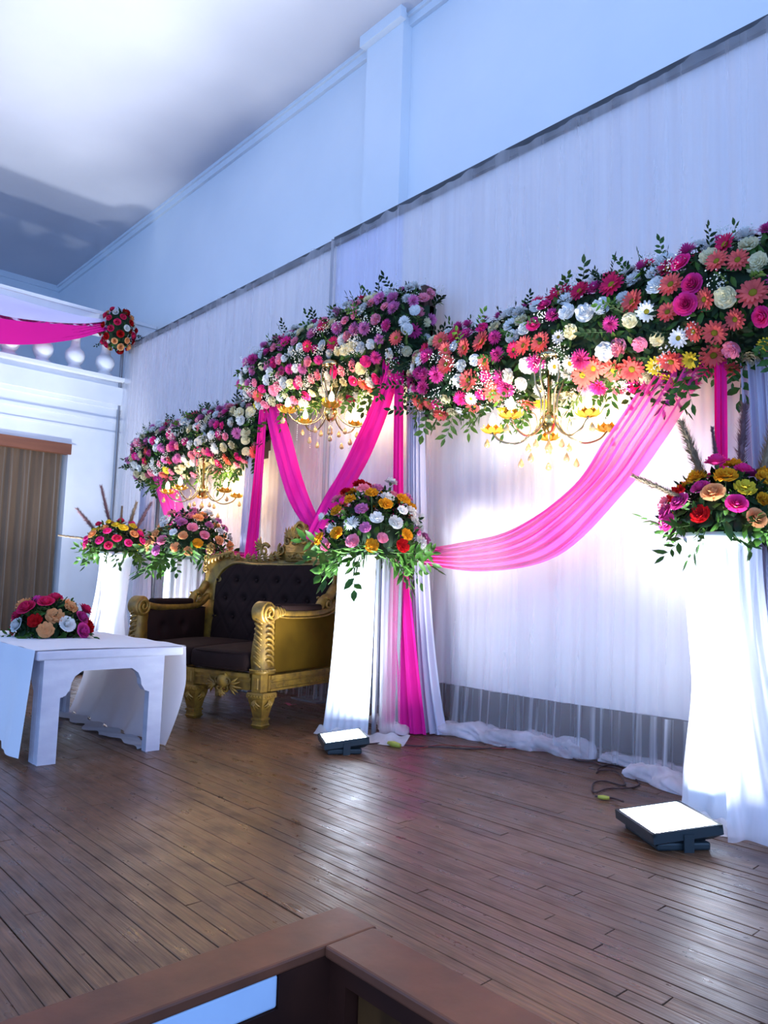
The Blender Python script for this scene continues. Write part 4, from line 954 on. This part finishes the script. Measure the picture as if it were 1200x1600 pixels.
# arms
for sx in (-1, 1):
    xo = sx * 0.56
    b = MB()
    def sec(z, hw, y0, y1): return [(xo - hw, y0, z), (xo + hw, y0, z), (xo + hw, y1, z), (xo - hw, y1, z)]
    b.loft([sec(0.325, 0.050, -0.018, 0.095), sec(0.345, 0.054, -0.022, 0.100), sec(0.36, 0.046, -0.014, 0.095), sec(0.42, 0.045, -0.026, 0.09), sec(0.50, 0.042, -0.020, 0.085), sec(0.58, 0.038, -0.004, 0.085), sec(0.66, 0.036, 0.0, 0.09), sec(0.70, 0.036, 0.0, 0.11)])
    for i in range(9): b.lathe([(0.001, -0.007), (0.007, 0), (0.001, 0.007)], c=(xo + sx * 0.055, -0.015 + 0.013 * i, 0.352), n=6)
    for i in range(8): b.lathe([(0.001, -0.007), (0.007, 0), (0.001, 0.007)], c=(xo - 0.046 + 0.013 * i, -0.024, 0.352), n=6)
    for i in range(9):      # acanthus ribs up the post, on the outer and front faces
        z = 0.375 + i * 0.033; L_ = 0.060 - 0.003 * i
        xf = xo + sx * (0.046 - 0.001 * i)
        b.tube(smooth_path([(xf, 0.082, z - 0.005), (xf + sx * 0.010, 0.055, z + 0.022), (xf + sx * 0.011, 0.025, z + 0.036), (xf + sx * 0.003, 0.005, z + 0.038)], 4), [0.004] + [0.0085] * 9 + [0.006] * 2 + [0.003], 6)
        b.tube(smooth_path([(xo + sx * 0.030, -0.018, z - 0.005), (xo, -0.030, z + 0.020), (xo - sx * 0.030, -0.018, z + 0.030)], 4), [0.004] + [0.008] * 7 + [0.003], 6)
    b.lathe([(0.066, -0.043), (0.070, -0.036), (0.070, 0.036), (0.066, 0.043)], c=(xo, 0.025, 0.700), n=22, axis=Matrix.Rotation(PI / 2, 3, 'Y'))
    spiral(b, (xo + sx * 0.046, 0.025, 0.700), 0.062, 1.8, 0.012, 0.4, -1, 'yz', y=0.0)
    spiral(b, (xo - sx * 0.046, 0.025, 0.700), 0.062, 1.8, 0.012, 0.4, -1, 'yz', y=0.0)
    for i in range(4): b.tube(smooth_path([(xo + sx * 0.040, 0.085 + 0.022 * i, 0.655 + 0.008 * i), (xo + sx * 0.050, 0.10 + 0.024 * i, 0.700), (xo + sx * 0.030, 0.085 + 0.03 * i, 0.745 - 0.005 * i)], 4), [0.005] + [0.009] * 7 + [0.004], 6)
    b.build('carved_arm_post', 'gilt', sf)
    b = MB()
    top = smooth_path([(xo, 0.09, 0.705), (xo, 0.20, 0.690), (xo, 0.40, 0.686), (xo, 0.58, 0.692), (xo, 0.70, 0.715), (xo, 0.79, 0.77)], 5)
    b.loft([[(p.x - 0.040, p.y, p.z - 0.022), (p.x + 0.040, p.y, p.z - 0.022), (p.x + 0.040, p.y, p.z + 0.022), (p.x - 0.040, p.y, p.z + 0.022)] for p in top])
    b.tube([(xo + sx * 0.043, q.y, q.z - 0.022) for q in top], 0.006, 6)
    b.tube(smooth_path([(xo, 0.60, 0.70), (xo, 0.63, 0.755), (xo, 0.67, 0.785), (xo, 0.72, 0.80), (xo, 0.79, 0.87)], 4), [0.032] * 17, 10)
    spiral(b, (xo + sx * 0.036, 0.655, 0.755), 0.040, 1.5, 0.009, 2.0, -1, 'yz'); spiral(b, (xo - sx * 0.036, 0.655, 0.755), 0.040, 1.5, 0.009, 2.0, -1, 'yz')
    rail_o = b.build('arm_rail', 'gilt', sf)
    b = MB(); b.rbox((xo - 0.038, 0.15, 0.700), (xo + 0.038, 0.60, 0.752), 0.020, seg=4); b.build('arm_pad', 'velvet', rail_o)
    def side(u, v, s=1.0):
        y = 0.095 + u * 0.70; z = 0.325 + v * (0.35 + 0.05 * max(0, u - 0.75))
        return Vector((sx * (0.583 + 0.022 * (math.sin(PI * u) * math.sin(PI * v)) ** 0.5), y, z))
    b = MB(); b.grid(side, 18, 12); b.tube([(sx * 0.588, 0.11, 0.335), (sx * 0.588, 0.11, 0.655), (sx * 0.588, 0.13, 0.668), (sx * 0.588, 0.62, 0.664), (sx * 0.588, 0.75, 0.70)], 0.005, 6); b.build('outer_arm_panel', 'velvetside', sf)
    def ins(u, v):
        y = 0.06 + u * 0.70; z = 0.34 + v * 0.345; x = sx * (0.535 - 0.035 * math.sin(PI * u) ** 0.4 * math.sin(PI * v) ** 0.4)
        for by in (0.24, 0.46):
            dd = math.hypot(y - by, z - 0.55); x += sx * 0.028 * math.exp(-(dd / 0.035) ** 2)
        return Vector((x, y, z))
    b = MB(); b.grid(ins, 34, 22); b.build('inner_arm_panel', 'velvet', sf)
# back: gilt frame, velvet panel, crest
lean = lambda z: 0.735 + 0.10 * (z - 0.4)
fpoly = [(-0.60, 0.30), (0.60, 0.30), (0.60, 1.04), (0.585, 1.075), (0.50, 1.09), (0.42, 1.10), (0.12, 1.10), (0.04, 1.075), (-0.05, 1.055), (-0.15, 1.06), (-0.25, 1.07), (-0.36, 1.095), (-0.46, 1.11), (-0.55, 1.10), (-0.59, 1.06), (-0.60, 0.98), (-0.585, 0.86)]
b = MB(); b.prism(fpoly, 0.03, 0.085, tf=lambda p: Vector((p.x, p.y + lean(p.z), p.z)))
inn = smooth_path([(-0.485, 0, 0.74), (-0.485, 0, 0.86), (-0.45, 0, 0.95), (-0.39, 0, 1.005), (-0.30, 0, 1.035), (-0.1, 0, 1.02), (0.2, 0, 1.025), (0.45, 0, 1.03), (0.525, 0, 1.0), (0.54, 0, 0.9), (0.54, 0, 0.76)], 5)
b.tube([(p.x, lean(p.z) + 0.022, p.z) for p in inn], 0.011, 7)
b.build('back_frame', 'gilt', sf, smooth=False)
def backp(u, v):
    x = -0.475 + 1.0 * u
    ztop = 1.025 - 0.13 * max(0, (-x - 0.28) / 0.195) ** 2 - 0.05 * max(0, (x - 0.46) / 0.08) ** 2
    z = 0.42 + v * (ztop - 0.42); d = 0.045 * (max(0, math.sin(PI * u)) ** 0.35) * (max(0, math.sin(PI * min(1, v * 0.9 + 0.1))) ** 0.35)
    for r in range(3):
        for c in range(6):
            bx = -0.45 + c * 0.18 + (0.09 if r % 2 else 0); bz = 0.62 + r * 0.14
            if abs(x - bx) < 0.12 and abs(z - bz) < 0.12: d -= 0.030 * math.exp(-(math.hypot(x - bx, z - bz) / 0.028) ** 2) 
    q1 = abs(((x / 0.18 + (z - 0.62) / 0.28) % 1) - 0.5); q2 = abs(((x / 0.18 - (z - 0.62) / 0.28) % 1) - 0.5)
    d -= 0.007 * (max(0, 1 - (0.5 - q1) / 0.06) + max(0, 1 - (0.5 - q2) / 0.06))
    return Vector((x, lean(z) + 0.02 - d, z))
b = MB(); b.grid(backp, 110, 60); bcu = b.build('back_cushion', 'velvet', sf)
b = MB()
for r in range(3):
    for c in range(6):
        bx = -0.45 + c * 0.18 + (0.09 if r % 2 else 0); bz = 0.62 + r * 0.14
        if bx < 0.5: b.lathe([(0.002, -0.006), (0.010, -0.004), (0.011, 0), (0.008, 0.004)], c=(bx, lean(bz) - 0.003, bz), n=10, axis=Matrix.Rotation(PI / 2, 3, 'X'))
b.build('tufting_buttons', 'velvet', bcu)
b = MB(); xc = 0.24; yb = lean(1.15) + 0.03      # crest
b.prism([(xc - 0.20, 1.06), (xc + 0.22, 1.06), (xc + 0.18, 1.12), (xc + 0.13, 1.18), (xc + 0.08, 1.23), (xc + 0.05, 1.27), (xc, 1.285), (xc - 0.05, 1.27), (xc - 0.085, 1.22), (xc - 0.13, 1.165), (xc - 0.17, 1.12)], yb - 0.02, yb + 0.04)
for (dx, z, r, st, dr) in ((0, 1.245, 0.045, 0, 1), (-0.055, 1.235, 0.028, 1, -1), (0.055, 1.235, 0.028, 2, 1), (-0.09, 1.18, 0.036, 0, 1), (0.09, 1.18, 0.036, 3, -1), (-0.14, 1.13, 0.036, 2, 1), (0.15, 1.13, 0.036, 1, -1), (-0.03, 1.19, 0.03, 4, 1), (0.035, 1.19, 0.03, 1, -1), (-0.19, 1.10, 0.028, 0, -1)):
    spiral(b, (xc + dx, yb - 0.025, z), r, 1.3, 0.010, st, dr)
for k in range(5): acanthus(b, (xc + (k - 2) * 0.035, yb - 0.025, 1.20), ((k - 2) * 0.4, 0, 1), 0.07, 0.03, (0, -1, 0))
b.box((xc - 0.10, lean(1.08) - 0.0, 1.045), (xc + 0.09, lean(1.08) + 0.03, 1.125)); b.box((xc - 0.09, lean(1.08) - 0.008, 1.053), (xc + 0.08, lean(1.08), 1.06)); b.box((xc - 0.09, lean(1.08) - 0.008, 1.11), (xc + 0.08, lean(1.08), 1.117))
for k, dx in enumerate((-0.06, -0.02, 0.02, 0.055)): spiral(b, (xc + dx, lean(1.08) - 0.004, 1.085), 0.020, 1.0, 0.006, k, 1 if k % 2 else -1)
b.build('carved_crest', 'gilt', sf)
b = MB(); yb = lean(1.08) + 0.02      # running leaf carving along the top and the left rosette
for i in range(9):
    x = -0.36 + 0.052 * i; z = 1.085 - 0.025 * math.sin(PI * i / 9)
    acanthus(b, (x, yb - 0.015, z), (0.8 if i > 2 else -0.8, 0, 0.35), 0.062, 0.030, (0, -1, 0))
    if i == 2: b.build('leaf_carving', 'gilt', sf); b = MB()
spiral(b, (-0.04, yb - 0.02, 1.125), 0.040, 1.3, 0.013, 0.5, 1); spiral(b, (-0.085, yb - 0.02, 1.11), 0.03, 1.2, 0.010, 2.5, -1)
acanthus(b, (-0.07, yb - 0.01, 1.14), (-0.9, 0, 0.5), 0.08, 0.034, (0, -1, 0))
b.build('leaf_carving', 'gilt', sf)
b = MB()
for k in range(8):
    a = k * PI / 4; b.lathe([(0.001, -0.016), (0.016, -0.006), (0.018, 0.004), (0.004, 0.014)], c=(-0.545 + 0.026 * math.cos(a), yb - 0.02, 1.135 + 0.026 * math.sin(a)), n=8)
b.lathe([(0.001, -0.02), (0.018, 0), (0.001, 0.02)], c=(-0.545, yb - 0.03, 1.135), n=10)
for i in range(7): b.tube(smooth_path([(-0.56 + 0.034 * i, yb - 0.012, 1.02 + 0.012 * i), (-0.535 + 0.030 * i, yb - 0.035, 1.06 + 0.008 * i), (-0.50 + 0.028 * i, yb - 0.015, 1.10 + 0.002 * i)], 4), [0.004] + [0.013] * 7 + [0.004], 7)
for i in range(3): spiral(b, (-0.575, yb - 0.02, 1.07 - 0.045 * i), 0.026, 1.2, 0.010, i, 1)
b.build('carved_rosette', 'gilt', sf)
for x0, x1 in ((-0.50, -0.005), (0.005, 0.50)):
    b = MB(); b.rbox((x0, -0.035, 0.335), (x1, 0.74, 0.455), 0.035, seg=4, puff=0.028); cu = b.build('seat_cushion', 'velvet', sf)
    b = MB()
    for zz in (0.350, 0.445): b.tube(smooth_path([(x0 + 0.01, 0.3, zz), (x0 + 0.01, 0.05, zz), (x0 + 0.05, -0.025, zz), ((x0 + x1) / 2, -0.045, zz), (x1 - 0.05, -0.025, zz), (x1 - 0.01, 0.05, zz), (x1 - 0.01, 0.3, zz)], 5), 0.006, 6)
    b.build('piping', 'velvet', cu)

for ch in [o for o in bpy.data.objects if o.parent == sf or (o.parent and o.parent.parent == sf)]:
    if ch.name.startswith('leg'): continue
    for v in ch.data.vertices:      # the left arm splays outwards and the crest rises
        x, y_, z_ = v.co; v.co.x = x - 0.13 * max(0.0, min(1.05, y_ / 0.8)) * (0.6 - x) / 1.2
        if z_ > 1.11: v.co.z = 1.11 + (z_ - 1.11) * 1.32
# ------------------------------------------------------------------ floodlights
def floodlight(label, loc, rz, w_=0.29, d_=0.22, tilt=7):
    t = thing('floodlight', label, 'floodlight', loc, rz, 'black floodlights on the stage floor')
    Tm = Matrix.Translation((0, 0, 0.064)) @ Matrix.Rotation(math.radians(tilt), 4, 'X')
    b = MB(); hw, hd = w_ / 2, d_ / 2
    def rect(h1, h2, z): return [Tm @ Vector(p) for p in ((-h1, -h2, z), (h1, -h2, z), (h1, h2, z), (-h1, h2, z))]
    b.loft([rect(hw * .8, hd * .8, -0.042), rect(hw * .93, hd * .93, -0.028), rect(hw, hd, -0.022), rect(hw, hd, 0.0)], caps=True)
    b.box((-hw, -hd, 0.0), (hw, -hd + 0.013, 0.012), mat=Tm); b.box((-hw, hd - 0.013, 0.0), (hw, hd, 0.012), mat=Tm); b.box((-hw, -hd, 0.0), (-hw + 0.013, hd, 0.012), mat=Tm); b.box((hw - 0.013, -hd, 0.0), (hw, hd, 0.012), mat=Tm)
    for i in range(7): b.box((-hw * .6 + i * hw * 0.19, -hd * .6, -0.055), (-hw * .6 + i * hw * 0.19 + 0.006, hd * .6, -0.03), mat=Tm)
    b.build('housing', 'black', t, smooth=False)
    b = MB(); b.box((-hw + 0.013, -hd + 0.013, 0.001), (hw - 0.013, hd - 0.013, 0.006), mat=Tm); b.build('lens', 'lens', t, smooth=False)
    ld = bpy.data.lights.new('flood_beam', 'AREA'); ld.shape = 'RECTANGLE'; ld.size = w_ - 0.03; ld.size_y = d_ - 0.03; ld.energy = FLOOD; ld.color = (0.88, 0.93, 1.0); ld.spread = math.radians(118)
    lo = bpy.data.objects.new('flood_beam', ld); C.objects.link(lo); lo.parent = t; lo.matrix_local = Tm @ Matrix.Translation((0, 0, 0.012)) @ Matrix.Rotation(PI, 4, 'X')
    b = MB(); b.rbox((-hw * 0.80, -hd * 0.82, 0.0), (hw * 0.92, hd * 0.7, 0.028), 0.008, seg=2); b.box((-hw * 1.04, -0.018, 0.0), (-hw * 1.0, 0.018, 0.06)); b.box((hw * 1.0, -0.018, 0.0), (hw * 1.04, 0.018, 0.06)); b.build('bracket', 'black', t, smooth=False)
    return t
floodlight('lit floodlight on the floor in front of the right vase pedestal', (-1.375, 2.70, 0), math.radians(-35), 0.30, 0.26)
floodlight('lit floodlight on the floor in front of the square pedestal by the sofa', (-3.19, 2.66, 0), math.radians(-30), 0.26, 0.24)
floodlight('lit floodlight hidden behind the sofa lighting the far square pedestal', (-5.72, 2.66, 0), math.radians(10))
floodlight('lit floodlight beyond the coffee table at the far left pedestal', (-7.12, 2.62, 0), math.radians(10))

# ------------------------------------------------------------------ cables, scraps
def cable(pts, label, mat='cable', r=0.0042, name='power_cable'):
    b = MB(); b.tube(smooth_path(pts, 8), r, 6); return tag(b.build(name, mat), label, 'cable')
A = [G(574, 1163, 0.012), G(595, 1161, 0.006), G(617, 1163, 0.006), G(660, 1166, 0.006), G(700, 1168, 0.006), G(740, 1170, 0.006), G(800, 1167, 0.006), G(850, 1167, 0.01)]
ca = cable(A, 'dark cable running right from the floodlight by the sofa')
b = MB(); p0, p1 = Vector(G(607, 1161, 0.012)), Vector(G(625, 1165, 0.012)); b.tube([p0, p0.lerp(p1, .5), p1], [0.012, 0.018, 0.012], 8); b.build('taped_joint', 'tape', ca)
cable([G(650, 1170, 0.006), G(690, 1164, 0.006), G(740, 1167, 0.006), G(800, 1170, 0.006), G(840, 1166, 0.008), G(862, 1162, 0.008), G(850, 1172, 0.008), G(830, 1168, 0.006)], 'thin reddish cable looping by the net heap', 'redcable', 0.003)
cc = cable([G(868, 1166, 0.006), G(885, 1178, 0.006), G(900, 1187, 0.006), G(925, 1190, 0.006), G(945, 1197, 0.006), G(970, 1193, 0.006), G(973, 1187, 0.010), G(962, 1178, 0.02)], 'dark cable between the net heap and the looped cord')
cd = cable([G(932, 1208, 0.006), G(940, 1198, 0.010), G(965, 1200, 0.010), G(990, 1215, 0.006), G(999, 1225, 0.006), G(985, 1231, 0.006), G(950, 1232, 0.006), G(928, 1238, 0.006), G(927, 1224, 0.006), G(945, 1220, 0.006), G(972, 1227, 0.006), G(976, 1222, 0.006), G(962, 1205, 0.008), G(935, 1203, 0.014), G(945, 1196, 0.018), G(975, 1192, 0.016)], 'looped dark cord lying left of the right floodlight', 'cable', 0.0036)
ce = cable([G(930, 1243, 0.006), G(945, 1246, 0.008), G(958, 1247, 0.010), G(974, 1252, 0.03)], 'short dark cord plugged into the right floodlight', 'cable', 0.0045)
b = MB(); p0, p1 = Vector(G(934, 1245, 0.012)), Vector(G(952, 1247, 0.012)); b.tube([p0, p0.lerp(p1, .5), p1], [0.007, 0.010, 0.007], 8); b.build('taped_joint', 'tape', ce)
b = MB(); c0 = Vector(G(452, 1101, 0.003)); b.grid(lambda u, v: c0 + Vector(((u - 0.5) * 0.09 + 0.02 * v, (v - 0.5) * 0.045, 0.004 + 0.006 * math.sin(u * 6 + v * 3))), 6, 4)
tag(b.build('fallen_petals', 'p_light pink'), 'pink petal scrap on the floor beneath the settee', 'petal')
